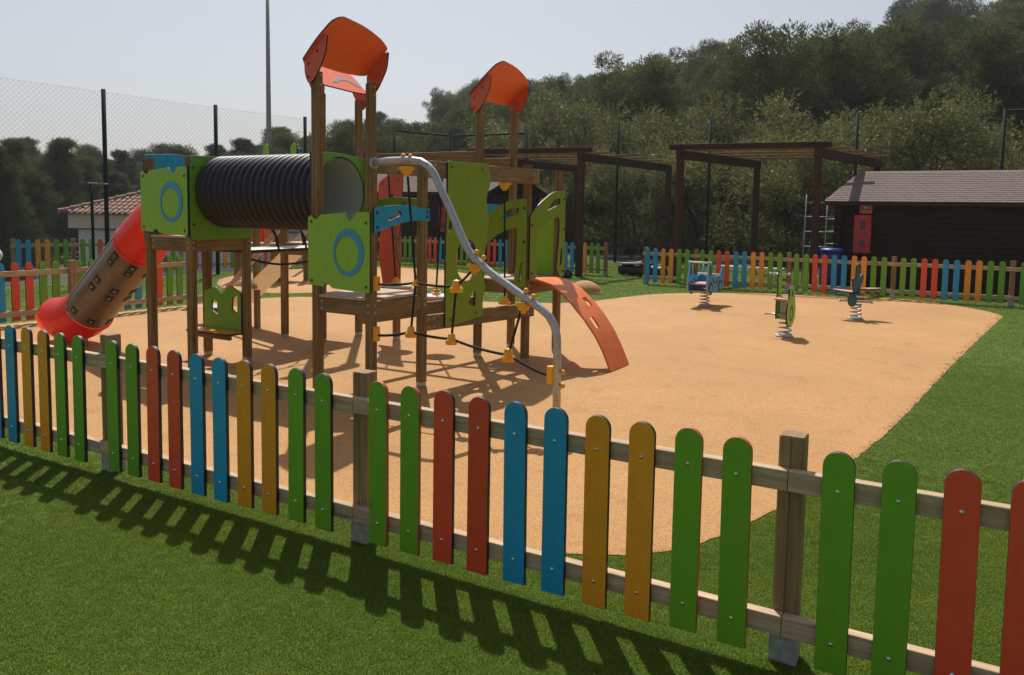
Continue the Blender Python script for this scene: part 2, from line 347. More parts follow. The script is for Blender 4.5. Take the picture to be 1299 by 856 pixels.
def fillet(pts, r, n=4):
    out = []; k = len(pts)
    for i in range(k):
        p = pts[i]; rr = r
        if len(p) == 3: rr = p[2]
        p0 = Vector(pts[i-1][:2]); p1 = Vector(p[:2]); p2 = Vector(pts[(i+1) % k][:2])
        a = (p0-p1); b = (p2-p1); L = min(a.length, b.length)*0.45; q = min(rr, L)
        if q < 1e-4: out.append(tuple(p1)); continue
        A = p1 + a.normalized()*q; B = p1 + b.normalized()*q
        for j in range(n+1):
            t = j/n; w = A*(1-t)**2 + p1*(2*t*(1-t)) + B*t*t; out.append((w.x, w.y))
    return out
def circ(cx, cy, r, n=28, ry=None):
    ry = ry or r
    return [(cx+r*math.cos(2*math.pi*i/n), cy+ry*math.sin(2*math.pi*i/n)) for i in range(n)]
def panel_mesh(name, loops, thick, mats, bevel=0.003):
    cu = bpy.data.curves.new(name, 'CURVE'); cu.dimensions = '2D'; cu.fill_mode = 'BOTH'
    cu.extrude = max(0.0005, thick/2-bevel); cu.bevel_depth = bevel; cu.bevel_resolution = 1; cu.offset = -bevel
    for L in loops:
        sp = cu.splines.new('POLY'); sp.points.add(len(L)-1)
        for p, q in zip(sp.points, L): p.co = (q[0], q[1], 0, 1)
        sp.use_cyclic_u = True
    ob = bpy.data.objects.new(name, cu); col.objects.link(ob)
    me = bpy.data.meshes.new_from_object(ob); bpy.data.objects.remove(ob); bpy.data.curves.remove(cu)
    me.name = name; me.materials.clear()
    for m in mats: me.materials.append(m)
    if len(mats) > 1:
        me.polygons.foreach_set('material_index', [0 if abs(p.normal.z) > 0.9 else 1 for p in me.polygons])
    else: me.polygons.foreach_set('material_index', [0]*len(me.polygons))
    me.polygons.foreach_set('use_smooth', [False]*len(me.polygons))
    return me
def frame_mat(origin, ux, uy):
    ux = Vector(ux).normalized(); uy = Vector(uy).normalized(); uz = ux.cross(uy)
    return Matrix(((ux.x, uy.x, uz.x, origin[0]), (ux.y, uy.y, uz.y, origin[1]), (ux.z, uy.z, uz.z, origin[2]), (0, 0, 0, 1)))
def panel(name, loops, thick, mats, parent, origin, ux, uy=(0, 0, 1), label=None, bevel=0.003):
    me = panel_mesh(name, loops, thick, mats, bevel)
    o = bpy.data.objects.new(name, me); col.objects.link(o); o.parent = parent
    M = frame_mat(Vector(origin), ux, uy)
    o.matrix_basis = pmat(parent).inverted() @ M
    if label: o['label'] = label
    return o
def dome_mesh(name, mat, n=8):
    mb = MB(); mb.lathe((0, 0, 0), (0, 0, 1), [(-0.4, 1.0), (0.15, 1.0), (0.45, 0.85), (0.68, 0.5), (0.75, 0.001)], n)
    me = bpy.data.meshes.new(name); me.from_pydata(mb.v, [], mb.f); me.materials.append(mat)
    me.polygons.foreach_set('use_smooth', [True]*len(me.polygons)); return me
BD = {k: dome_mesh('bolt', m) for k, m in dict(dark=BOLTD, green=BOLTG, red=BOLTR, cap=CAP, chrome=CHROME, yellow=CONN).items()}
def bolt(parent, loc, normal, r, kind='dark', name='bolt'):
    # parent must be axis aligned (identity rotation) or handled through world matrix
    q = Vector(normal).to_track_quat('Z', 'Y')
    o = bpy.data.objects.new(name, BD[kind]); col.objects.link(o); o.parent = parent
    Mw = Matrix.Translation(Vector(loc)) @ q.to_matrix().to_4x4() @ Matrix.Diagonal((r, r, r, 1))
    o.matrix_basis = pmat(parent).inverted() @ Mw
    return o

# ------------------------------------------------------------------ ground, turf, rubber surface
PX = [-200, 0, 250, 480, 560, 700, 900, 1100, 1299, 1500, 1800]
HR = [-1.0, -1.0, 0.0, 3.5, 6.2, 10.0, 12.8, 14.0, 17.5, 20.0, 20.0]
AZ = [yaw + math.atan((p-649.5)/1020.0) for p in PX]
def sst(a, b, x):
    t = np.clip((x-a)/(b-a), 0, 1); return t*t*(3-2*t)
def terrain(x, y):
    x = np.asarray(x, float); y = np.asarray(y, float)
    r = np.hypot(x, y); az = np.arctan2(x, y)
    h = np.interp(az, AZ, HR)*sst(33, 112, r)*sst(25.5, 33, np.maximum(y, r-12))
    drop = -1.3*sst(-16.4, -19.0, x) if False else -1.3*np.clip((-16.4-x)/2.6, 0, 1)
    return h + drop*(1-sst(40, 70, r)*0.0) - 0.012
xs = np.unique(np.concatenate([np.linspace(-900, -170, 6), np.arange(-160, -24, 4.0), np.arange(-24, 14, 0.8), np.arange(14, 140, 4.0), np.linspace(150, 900, 6)]))
ys = np.unique(np.concatenate([np.linspace(-900, -40, 5), np.arange(-30, 22, 3.0), np.arange(22, 40, 1.0), np.arange(40, 170, 4.0), np.linspace(180, 1200, 6)]))
XX, YY = np.meshgrid(xs, ys); ZZ = terrain(XX, YY)
nx, ny = len(xs), len(ys)
me = bpy.data.meshes.new('ground')
me.from_pydata(np.stack([XX, YY, ZZ], -1).reshape(-1, 3).tolist(), [], [(j*nx+i, j*nx+i+1, (j+1)*nx+i+1, (j+1)*nx+i) for j in range(ny-1) for i in range(nx-1)])
me.materials.append(FLOOR); me.polygons.foreach_set('use_smooth', [True]*len(me.polygons))
ground = bpy.data.objects.new('ground', me); col.objects.link(ground); tag(ground, kind='structure', label='earthy ground rising into the wooded hillside', cat='ground')

def sheet(name, poly, z, mat, label, cat):
    cu = [(x, y) for x, y in poly]
    me = bpy.data.meshes.new(name); bm = bmesh.new()
    top = [bm.verts.new((x, y, z)) for x, y in cu]; bot = [bm.verts.new((x, y, z-0.03)) for x, y in cu]
    bm.faces.new(top)
    k = len(cu)
    for i in range(k): bm.faces.new((top[i], bot[i], bot[(i+1) % k], top[(i+1) % k]))
    bmesh.ops.recalc_face_normals(bm, faces=bm.faces); bmesh.ops.triangulate(bm, faces=bm.faces)
    bm.to_mesh(me); bm.free(); me.materials.append(mat)
    o = bpy.data.objects.new(name, me); col.objects.link(o)
    return tag(o, label, cat, kind='structure')
TURFP = [(-16.2, -6), (14, -6), (14, 24.2), (-16.2, 24.2)]
sheet('turf', TURFP, 0.0, TURF, 'green artificial turf of the play area', 'turf')
def smooth_poly(p, it=2):
    for _ in range(it):
        q = []
        for i in range(len(p)):
            a = p[i]; b = p[(i+1) % len(p)]
            q += [(a[0]*.75+b[0]*.25, a[1]*.75+b[1]*.25), (a[0]*.25+b[0]*.75, a[1]*.25+b[1]*.75)]
        p = q
    return p
SAND = [(-11.35, 3.35), (-8, 3.2), (-4, 3.18), (-1.9, 3.25), (-1.45, 3.42), (-1.15, 3.70), (-1.0, 4.1), (-0.84, 4.62), (-0.68, 5.4), (-0.48, 6.75), (-0.2, 9.7), (0.15, 13), (0.42, 15.3),
        (0.45, 15.75), (0.12, 16.5), (-0.5, 17.25), (-1.2, 17.62), (-2.2, 17.5), (-3.3, 17.2), (-4.4, 16.6), (-5.1, 16.0), (-5.6, 15.35), (-5.85, 14.3), (-6.05, 13.2), (-6.5, 12.6), (-7.5, 12.1), (-9.2, 11.5), (-10.5, 10.85), (-11.0, 10.2), (-11.1, 9.3), (-11.2, 7.6)]
SAND = smooth_poly(SAND, 1)
def rough(p, step=.05, amp=.007):
    q = []
    for i in range(len(p)):
        a_, b_ = p[i], p[(i+1) % len(p)]; L_ = math.hypot(b_[0]-a_[0], b_[1]-a_[1]); n_ = max(1, int(L_/step))
        for k_ in range(n_): t_ = k_/n_; q.append((a_[0]*(1-t_)+b_[0]*t_+random.uniform(-amp, amp), a_[1]*(1-t_)+b_[1]*t_+random.uniform(-amp, amp)))
    return q
SANDR = rough(SAND)
SAND2 = smooth_poly([(-10.9, 11.3), (-11.6, 10.7), (-13.2, 10.9), (-15.4, 13.0), (-15.6, 16.5), (-13.5, 18.2), (-10.5, 17.0), (-9.4, 14.0)], 2)
sheet('rubber_surface', SANDR, 0.005, RUBBER, 'tan rubber granule safety surface under the play equipment', 'play surface')
sheet('rubber_surface', SAND2, 0.005, RUBBER, 'second patch of tan rubber surface beyond the grass strip', 'play surface')

def inside(poly, x, y):
    x = np.asarray(x); y = np.asarray(y); c = np.zeros(x.shape, bool); n = len(poly)
    for i in range(n):
        x0, y0 = poly[i]; x1, y1 = poly[(i+1) % n]
        cond = ((y0 > y) != (y1 > y))
        xi = (x1-x0)*(y-y0)/((y1-y0) if y1 != y0 else 1e-9)+x0
        c ^= cond & (x < xi)
    return c
def tuft_mesh(name, nb, rad, h, w):
    v = []; f = []
    for i in range(nb):
        a = random.uniform(0, 6.283); rr = rad*math.sqrt(random.random()); x, y = rr*math.cos(a), rr*math.sin(a)
        d = random.uniform(0, 6.283); hh = h*random.uniform(0.6, 1.15); ln = hh*random.uniform(0.25, 1.0)
        dx, dy = math.cos(d), math.sin(d); k = len(v); px, py = -dy*w/2, dx*w/2
        v += [(x-px, y-py, 0), (x+px, y+py, 0), (x+dx*ln*.35-px*.8, y+dy*ln*.35-py*.8, hh*.6), (x+dx*ln*.35+px*.8, y+dy*ln*.35+py*.8, hh*.6), (x+dx*ln, y+dy*ln, hh)]
        f += [(k, k+1, k+3, k+2), (k+2, k+3, k+4)]
    me = bpy.data.meshes.new(name); me.from_pydata(v, [], f); me.materials.append(BLADE); return me
def scatter(name, pts, tuft, label):
    me = bpy.data.meshes.new(name); me.from_pydata(pts, [], [])
    o = bpy.data.objects.new(name, me); col.objects.link(o)
    src = bpy.data.objects.new(name+'_tuft', tuft)      # not linked: only read by the node tree
    g = bpy.data.node_groups.new(name, 'GeometryNodeTree')
    g.interface.new_socket('Geometry', in_out='INPUT', socket_type='NodeSocketGeometry'); g.interface.new_socket('Geometry', in_out='OUTPUT', socket_type='NodeSocketGeometry')
    gi = g.nodes.new('NodeGroupInput'); go = g.nodes.new('NodeGroupOutput'); ip = g.nodes.new('GeometryNodeInstanceOnPoints')
    oi = g.nodes.new('GeometryNodeObjectInfo'); oi.inputs['Object'].default_value = src
    rv = g.nodes.new('FunctionNodeRandomValue'); rv.data_type = 'FLOAT_VECTOR'
    rv.inputs[0].default_value = (-0.15, -0.15, 0); rv.inputs[1].default_value = (0.15, 0.15, 6.283)
    rs = g.nodes.new('FunctionNodeRandomValue'); rs.data_type = 'FLOAT'; rs.inputs[2].default_value = 0.85; rs.inputs[3].default_value = 1.12
    g.links.new(gi.outputs[0], ip.inputs['Points']); g.links.new(oi.outputs['Geometry'], ip.inputs['Instance'])
    g.links.new(rv.outputs[0], ip.inputs['Rotation']); g.links.new(rs.outputs[1], ip.inputs['Scale']); g.links.new(ip.outputs[0], go.inputs[0])
    md = o.modifiers.new('scatter', 'NODES'); md.node_group = g
    return tag(o, label, 'grass', kind='stuff')
def grass_points(x0, x1, y0, y1, dens, rmin=0, rmax=99, soft=1.6):
    st = 1/math.sqrt(dens); gx, gy = np.meshgrid(np.arange(x0, x1, st), np.arange(y0, y1, st)); x = gx.ravel(); y = gy.ravel()
    x = x+rng.uniform(-.55, .55, x.size)*st; y = y+rng.uniform(-.55, .55, y.size)*st
    r = np.hypot(x, y); u_ = rng.uniform(-.5, .5, x.size)*soft; k = ~inside(SAND, x, y) & ~inside(SAND2, x, y) & (r+u_ >= rmin) & (r+u_ < rmax)
    az = np.degrees(np.arctan2(x, y)) + 29.97
    k &= (np.abs(az) < 38)
    return np.stack([x[k], y[k], np.zeros(k.sum())], -1).tolist()
t1 = tuft_mesh('tuft_fine', 30, 0.034, 0.0095, 0.0022); t2 = tuft_mesh('tuft_mid', 24, 0.055, 0.010, 0.004); t3 = tuft_mesh('tuft_far', 22, 0.12, 0.012, 0.008)
scatter('turf_grass', grass_points(-7, 3, 1.2, 6.5, 2200, 0, 5.4), t1, 'short blades of the turf in front of the near picket fence')
scatter('turf_grass', grass_points(-9, 4, 2, 12, 900, 5.4, 10.2), t2, 'short turf blades along the right edge of the tan surface')
scatter('turf_grass', grass_points(-16, 6, 3, 24, 190, 10.2, 29), t3, 'turf blades towards the sheds and the far fences')

# ------------------------------------------------------------------ picket fences
PT, PZ0, PZ1, PW, PTH = 0.1843, 0.055, 0.836, 0.104, 0.022
def picket_loop():
    hw = PW/2; hgt = PZ1-PZ0; rr = hw
    L = [(-hw, 0), (hw, 0)] + [(hw*math.cos(math.pi*i/12), hgt-rr+rr*math.sin(math.pi*i/12)) for i in range(13)]
    return L
PCOL = dict(g=GREEN, r=RED, b=BLUE, o=YELLOW)
PM = {}
for k, m in PCOL.items():
    PM[k, 0] = panel_mesh('picket', [picket_loop()], PTH, [m, DARKEDGE], 0.003)
    PM[k, 1] = panel_mesh('picket', [picket_loop()], PTH, [m, REDEDGE], 0.003)
def post_section(w, ch=0.007, gr=0.004):
    h = w/2
    side = [(-h+ch, -h), (-gr*1.2, -h), (0, -h+gr*1.5), (gr*1.2, -h), (h-ch, -h)]
    out = []
    for q in range(4):
        c, s = (1, 0, -1, 0)[q], (0, 1, 0, -1)[q]
        out += [(x*c-y*s, x*s+y*c) for x, y in side]
    return out
def post_mb(x, y, z0, z1, w, mb=None, rz=0.0, ch=0.007):
    mb = mb or MB(); S = post_section(w, ch); n = len(S); c, s = math.cos(rz), math.sin(rz)
    V = [(x+a*c-b*s, y+a*s+b*c, z0) for a, b in S] + [(x+a*c-b*s, y+a*s+b*c, z1-0.006) for a, b in S] + [(x+(a*c-b*s)*.93, y+(a*s+b*c)*.93, z1) for a, b in S]
    F = [tuple(range(n-1, -1, -1)), tuple(range(2*n, 3*n))] + [(k*n+i, k*n+(i+1) % n, (k+1)*n+(i+1) % n, (k+1)*n+i) for k in (0, 1) for i in range(n)]
    return mb.add(V, F)
FPW = 0.088
def fence_master():
    d = {}
    mb = post_mb(0, 0, 0.10, 0.845, FPW); o = mb.build('post', WF_Z, None); d['post'] = o.data; bpy.data.objects.remove(o)
    mb = MB(); w = FPW/2+0.004
    mb.box(-w, w, -w, w, 0.0, 0.118, 0, 0.004)
    o = mb.build('base_shoe', GALV, None); d['shoe'] = o.data; bpy.data.objects.remove(o)
    return d
FM = fence_master()
PATTERN = 'ggrrbboogg'
def fence(origin, rz, bays, label, flip=False, first=0, last=10, bolts=True, jig=0.0, endpost=True, group=None, rededge=(), wmat=None, pat=PATTERN):
    """bays of 2 m along local +x; pickets on local -y (towards the viewer side) unless flip"""
    root = thing('picket_fence', origin, label, 'fence', group, rz)
    s = -1 if not flip else 1
    def P(me, name, x, y, z, parent=root, rot=None):
        o = bpy.data.objects.new(name, me); col.objects.link(o); o.parent = parent; o.location = (x, y, z)
        if rot: o.rotation_euler = rot
        return o
    yr = s*(FPW/2+0.0225); yp = s*(FPW/2+0.045+PTH/2+0.0015)
    railm = {}
    n = len(bays)
    xlast = None
    for bi, b in enumerate(bays):
        x0 = b*2.0; lo, hi = 0, 10
        xa, xb = x0-1.0+0.0015, x0+1.0-0.0015
        if bi == 0 and first > 0: lo = first; xa = x0+(lo-4.5)*PT-0.13
        if bi == n-1 and last < 10: hi = last; xb = x0+(hi-1-4.5)*PT+0.10
        for z in (0.16, 0.695):
            key = (round(xb-xa, 3),)
            if key not in railm:
                mb = MB(); mb.obox((0, 0, 0), (1, 0, 0), (0, 1, 0), (0, 0, 1), xb-xa, 0.044, 0.074, 0, 0.002)
                o = mb.build('rail', WF_X, None); railm[key] = o.data; bpy.data.objects.remove(o)
            P(railm[key], 'rail', (xa+xb)/2, yr, z)
        for k in range(lo, hi):
            x = x0+(k-4.5)*PT + random.uniform(-.003, .003)
            c = pat[k]
            pk = P(PM[c, 1 if (b in rededge and c == 'g' and True) else 0], 'picket', x, yp, PZ0+random.uniform(-.004, .004), rot=(math.pi/2, random.uniform(-.006, .006), 0))
            if bolts:
                for zz in (0.16, 0.70):
                    q = bpy.data.objects.new('bolt', BD['chrome']); col.objects.link(q); q.parent = pk
                    q.location = (0, zz-PZ0, (-s)*(PTH/2+0.0005) if s > 0 else PTH/2+0.0005); q.scale = (0.0085,)*3
        px = [x0+1.0] if hi == 10 else []
        if bi == 0: px = ([x0-1.0] if lo == 0 else [xa+0.045]) + px
        for x in px:
            po = P(FM['post'], 'post', x, 0, 0); P(FM['shoe'], 'base_shoe', 0, 0, 0, parent=po)
    return root
# picket planes: near fence y=2.879, far fence y=17.444
FX0 = -1.5316; OFFP = FPW/2+0.045+PTH/2
fence((FX0, 2.879+OFFP, 0), 0, [-2, -1, 0, 1, 2], 'near multicoloured picket fence casting its barred shadow on the turf', rededge=(0,))
fence((-4.3916, 17.444+OFFP, 0), 0, [-1, 0, 1, 2, 3, 4], 'multicoloured picket fence in front of the dark shed with the red cabinet and sign', first=4)
fence((-9.22, 19.05, 0), 0, [-3, -2, -1, 0], 'multicoloured picket fence behind the towers ending beside the black tarpaulin roll')
fence((-10.95, 5.65, 0), R(90), [-1, 0, 1], 'picket fence behind the red tube slide, seen from its brown rail side', flip=True, pat=PATTERN[::-1])
fence((-17.48, 11.8, 0), R(71), [-1, 0, 1, 2], 'farthest multicoloured picket fence, in front of the white tiled house', first=4)

# ------------------------------------------------------------------ the climbing structure
PS = thing('play_structure', (-5.6, 6.6, 0.01), 'wooden play structure of joined towers with black crawl tunnel, orange roofs and red tube slide', 'play structure')
PWD = 0.076; GZ = 0.012
def post(x, y, z1, parent=PS, w=PWD, z0=0.045, caps=True):
    o = post_mb(x, y, z0, z1, w).build('post', WP_Z, parent)
    mb = MB(); h = w/2-0.006
    mb.box(x-h, x+h, y-h, y+h, 0.0, z0+0.0005, 0); mb.build('foot', GALV, o)
    if caps and z1 < 2.3:
        mb = MB(); h = w/2+0.003; mb.box(x-h, x+h, y-h, y+h, z1, z1+0.007); mb.build('cap', REDEDGE, o)
    return o
A0, B0 = -4.97, -4.37          # tower C in x
C0, C1 = 5.22, 5.93            # tower C in y
LX0, LX1, LY0, LY1 = -7.235, -6.625, 5.22, 5.90
RX0, RX1, RY0, RY1 = -4.77, -4.165, 7.52, 8.26
TX0, TX1, TY0, TY1 = -7.45, -6.82, 7.24, 7.90
ZT, ZTT = 2.085, 2.79
for x, y, z in [(A0, C0, ZTT), (B0, C0, ZT), (B0, C1, ZT), (A0, C1, ZTT),
                (LX0, LY0, ZT), (LX1, LY0, ZT), (LX0, LY1, ZT), (LX1, LY1, ZT),
                (RX0, RY0, ZTT), (RX1, RY0, ZT+.02), (RX0, RY1, ZTT), (RX1, RY1, ZT),
                (TX0, TY0, 2.3), (TX1, TY0, 2.98), (TX0, TY1, 2.3), (TX1, TY1, 2.98), (-6.20, 7.89, 2.24)]:
    post(x, y, z)
CAPB = 0.014
def beam(p0, p1, h, w=0.045, mat=None, bolts=((0, 1),), side=None, name='beam', nb=2):
    d = Vector(p1)-Vector(p0); mat = mat or (WP_X if abs(d.x) > abs(d.y) else WP_Y)
    mb = MB().bar(p0, p1, w, h); o = mb.build(name, mat, PS)
    if side is not None:
        n = Vector(side); dn = d.normalized()
        for e in (0.035, 0.105) if nb == 4 else (0.035,):
            for zz in (-h*0.26, h*0.26):
                for base, sg in ((Vector(p0), 1), (Vector(p1), -1)):
                    bolt(o, base+dn*e*sg+Vector((0, 0, zz))+n*(w/2), n, CAPB, 'cap')
    return o
def tower_deck(x0, x1, y0, y1, z, bh=0.13, right=True):
    o = MB()
    i = PWD/2
    # deck of boards, notched round the posts by leaving the corner squares free
    nb = 5; w = (y1-y0+0.06)/nb
    for k in range(nb):
        ya = y0-0.03+k*w; yb = ya+w-0.006
        xa, xb = (x0-0.045, x1+0.045)
        if k in (0, nb-1): xa, xb = x0+i+0.003, x1-i-0.003
        else: xa, xb = x0-.03, x1+.03
        MB().box(xa, xb, ya, yb, z-0.022, z, 0).build('deck_board', PLATF, PS)
    h = PWD/2+.001
    zc = z-0.024-bh/2
    for yy in (y0, y1):
        o = beam((x0+h, yy, zc), (x1-h, yy, zc), bh)
        if yy == y0:
            for zz in (-.03, .03):
                bolt(o, (x0+h+.03, yy-.0225, zc+zz), (0, -1, 0), CAPB, 'cap'); bolt(o, (x1+PWD/2, yy, zc+zz), (1, 0, 0), CAPB, 'cap')
    for xx in (x0, x1):
        o = beam((xx, y0+h, zc-.001), (xx, y1-h, zc-.001), bh)
        if xx == x1:
            for zz in (-.03, .03): bolt(o, (xx, y0-PWD/2, zc+zz), (0, -1, 0), CAPB, 'cap'); bolt(o, (xx+PWD/2, y1, zc+zz), (1, 0, 0), CAPB, 'cap')
tower_deck(A0, B0, C0, C1, 0.88); tower_deck(RX0, RX1, RY0, RY1, 0.89)
tower_deck(LX0, LX1, LY0, LY1, 1.335); tower_deck(TX0, TX1, TY0, TY1, 1.20)

# --- ring panels on the fronts of towers C and L
def ring_panel(x0, x1, y, z0, z1, edge):
    w = x1-x0; h = z1-z0; s = w/0.66
    L = fillet([(0, 0, .02), (w*.26, -h*.02, .01), (w*.30, h*.035, .012), (w*.335, h*.03, .012), (w*.40, -h*.03, .01), (w, -h*.06, .02),
                (w, h*1.0, .012), (w*.80, h*1.0, .01), (w*.69, h*.87, .004), (w*.60, h*.99, .01), (w*.20, h*.955, .02), (w*.15, h*.89, .015), (w*.10, h*.91, .015), (w*.07, h*.945, .02), (0, h*.93, .03)], .01)
    o = panel('front_panel', [L], 0.022, [LIME, edge], PS, (x0, y, z0), (1, 0, 0))
    cx, cy = w*.665, h*.46
    panel('ring', [circ(cx, cy, w*.245, 40, h*.315), circ(cx-w*.022, cy-h*.02, w*.185, 40, h*.235)], 0.006, [RING, DARKEDGE], o, (x0, y-0.0125, z0), (1, 0, 0), bevel=0.001)
    for fx, fz in ((.06, .86), (.94, .86), (.06, .06), (.94, .0+.02)):
        bolt(o, (x0+w*fx, y-0.0115, z0+h*fz), (0, -1, 0), 0.015, 'green')
    return o
ring_panel(A0-.055, B0+.035, C0-PWD/2-0.0125, 0.965, 1.60, DARKEDGE)
ring_panel(LX0-.06, LX1+.035, LY0-PWD/2-0.0125, 1.375, 2.005, DARKEDGE)
# --- tunnel, its two end panels
TY, TZ, TR = 5.565, 1.772, 0.345
def hole_panel(x, y0, y1, z0, z1, name, mat):
    w = y1-y0; h = z1-z0
    L = fillet([(0, 0, .03), (w, 0, .03), (w, h*.94, .05), (w*.55, h, .3), (0, h*.99, .02)], .02)
    o = panel(name, [L, circ(TY-y0, TZ-z0, 0.318, 40)], 0.022, [mat, DARKEDGE], PS, (x, y0, z0), (0, 1, 0))
    for fy, fz in ((.05, .85), (.05, .18), (.95, .85), (.95, .18)): bolt(o, (x+0.012, y0+w*fy, z0+h*fz), (1, 0, 0), 0.015, 'dark')
    return o
hole_panel(A0-PWD/2-0.013, C0-.03, C1+.03, 1.33, 2.125, 'tunnel_panel', GREEN)
hole_panel(LX1+PWD/2+0.013, LY0-.05, LY1+.03, 1.30, 2.12, 'tunnel_panel', GREEN)
prof = []; x = LX1+PWD/2+0.026; xe = A0-PWD/2-0.026; nr = 19; p = (xe-x)/nr
for k in range(nr):
    for t, rr in ((0.0, .318), (.12, .340), (.28, .352), (.5, .356), (.72, .352), (.88, .340)): prof.append((k*p+t*p, rr))
prof.append((nr*p, .318))
mb = MB(); mb.lathe((x, TY, TZ), (1, 0, 0), prof, 48, 0)
mb.lathe((x-0.02, TY, TZ), (1, 0, 0), [(0, .306), (xe-x+0.04, .306)], 48, 1)
tun = mb.build('tunnel', [TUNNEL, TUNNELIN], PS, smooth=True)
for a in range(8):
    t = a*math.pi/4+.2
    bolt(tun, (x+0.03, TY+.338*math.cos(t), TZ+.338*math.sin(t)), (0, math.cos(t), math.sin(t)), 0.008, 'cap')
    bolt(tun, (xe-0.05, TY+.350*math.cos(t), TZ+.350*math.sin(t)), (0, math.cos(t), math.sin(t)), 0.008, 'cap')
# --- blue panel at the back of tower L, seat and its cut-out panel
w = LX1-LX0
wl = LY1-LY0
panel('slide_panel', [fillet([(-.03, 0), (wl+.03, 0), (wl+.03, .915), (wl*.5, .945), (-.03, .915)], .04), circ(5.56-LY0, .30, .255, 30)], 0.02, [BLUE, DARKEDGE], PS, (LX0-PWD/2-.0115, LY0, 1.22), (0, 1, 0))
panel('seat_panel', [fillet([(0.02, 0), (w-.02, 0), (w-.02, .42), (w*.70, .50, .03), (w*.48, .40, .012), (w*.32, .475, .03), (0.02, .41)], .02),
      fillet([(w*.22, .22), (w*.38, .17), (w*.36, .32), (w*.24, .34)], .02), fillet([(w*.74, .25), (w*.87, .20), (w*.88, .40), (w*.76, .38)], .02)], 0.02, [GREEN, DARKEDGE], PS, (LX0, LY1-PWD/2-.012, 0.30), (1, 0, 0))
panel('seat_board', [fillet([(-.03, 0), (w+.04, 0), (w+.04, .20), (w*.6, .23), (w*.4, .23), (-.03, .20)], .05)], 0.024, [YELLOW, DARKEDGE], PS, (LX0, LY1-.28, 0.31), (1, 0, 0), (0, 1, 0))
beam((LX0, LY1-.22, .272), (LX1, LY1-.22, .272), .05, .04)

# --- roofs: a curved sheet between two side cheeks
def roof(xp, y0, y1, zt, sgn, name='roof'):
    """sheet rises from behind the posts (xp) towards sgn*x"""
    yA, yB = y0-.075, y1+.05; w_ = yB-yA
    up_ = Vector((sgn*.36, 0, .33)); ln_ = up_.length
    L = fillet([(0, 0, .03), (w_*.25, -.008, .15), (w_*.6, -.03, .2), (w_*.9, -.02, .1), (w_, .0, .02), (w_+.005, ln_*.70, .02), (w_*.85, ln_*.83, .12), (w_*.5, ln_*.99, .25), (w_*.10, ln_+.03, .05), (0.01, ln_-.04, .05), (-.015, ln_*.5, .1)], .03, 6)
    o = panel(name, [L], .018, [ORANGE, DARKEDGE], PS, (xp-sgn*.10, yA, zt+.09), (0, 1, 0), up_)
    for yy, sd_ in ((y0-PWD/2-.012, -1), (y1+PWD/2+.012, 1)):
        L = fillet([(-.085, -.03, .05), (-.035, -.12, .04), (.05, -.04, .06), (.15, .13, .05), (.17, .29, .04), (.12, .275, .05), (.02, .185, .06), (-.09, .085, .03)], .04)
        if sgn < 0: L = [(-a, b) for a, b in reversed(L)]
        c = panel('roof_cheek', [L], 0.02, [CORAL, DARKEDGE], o, (xp, yy, zt), (1, 0, 0))
        for (a, b) in ((-.045, -.05), (-.04, .06), (.06, .16)):
            bolt(o, (xp+sgn*a, yy+sd_*0.011, zt+b), (0, sd_, 0), 0.014, 'red')
    return o
r1 = roof(A0, C0, C1, ZTT, 1); r3 = roof(RX0, RY0, RY1, ZTT, 1); r2 = roof(TX1, TY0, TY1, 2.97, -1)
# grey and dark swooshes printed on the outer face of the far roof
pn = Vector((.33, 0, .36)).normalized()*.0115
for L in ([(.05, .33), (.13, .36), (.22, .44), (.30, .47), (.20, .40), (.12, .33), (.06, .30)], [(.22, .10), (.40, .22), (.55, .26), (.72, .16), (.76, .10), (.68, .10), (.58, .19), (.45, .18), (.30, .10)]):
    panel('roof_print', [fillet(L, .02)], 0.003, [GREYPATCH], r2, (TX1+.10+pn.x, TY0-.075, 2.97+.09+pn.z), (0, 1, 0), (-.36, 0, .33), bevel=0.0005)
# roof posts' shared cross bars with bolts
for (xa, ya, yb, zt) in ((A0, C0, C1, ZTT), (RX0, RY0, RY1, ZTT)):
    for yy in (ya, yb):
        bolt(r1 if xa == A0 else r3, (xa+.045, yy, zt-.03), (1, 0, 0), .013, 'cap'); bolt(r1 if xa == A0 else r3, (xa+.045, yy, zt-.11), (1, 0, 0), .013, 'cap')

# --- hand rails and arches
def arch_rail(origin, ux, w, mat, z, n, flip=False):
    L = fillet([(0, -.10, .015), (w*.22, -.055, .05), (w*.5, -.01, .15), (w*.75, .005, .1), (w, 0, .01), (w, .115, .012), (w*.86, .115, .03), (w*.55, .145, .2), (w*.2, .13, .1), (0, .115, .012)], .02)
    hole = fillet([(w*.24, .0), (w*.48, .055), (w*.44, .095), (w*.38, .085), (w*.42, .062), (w*.23, .022)], .008)
    if flip: L = [(w-a, b) for a, b in reversed(L)]; hole = [(w-a, b) for a, b in reversed(hole)]
    o = panel('hand_rail', [L, hole], 0.02, [mat, DARKEDGE], PS, (origin[0], origin[1], z), ux)
    for a, b in ((.04, -.05), (.04, .07), (w-.04, .035), (w-.04, .085)):
        if flip: a = w-a
        bolt(o, Vector((origin[0], origin[1], z))+Vector(ux)*a+Vector((0, 0, b))+Vector(n)*0.011, n, 0.015, 'dark')
    return o
e = PWD/2+.0125
arch_rail((B0+e, C0-.035), (0, 1, 0), C1-C0+.07, BLUE, 1.525, (1, 0, 0))
arch_rail((A0-.035, C1+e), (1, 0, 0), B0-A0+.07, OLIVEGREEN, 1.60, (0, -1, 0), flip=True)
arch_rail((RX0-e, RY0-.035), (0, 1, 0), RY1-RY0+.07, BLUE, 1.56, (1, 0, 0), flip=True)
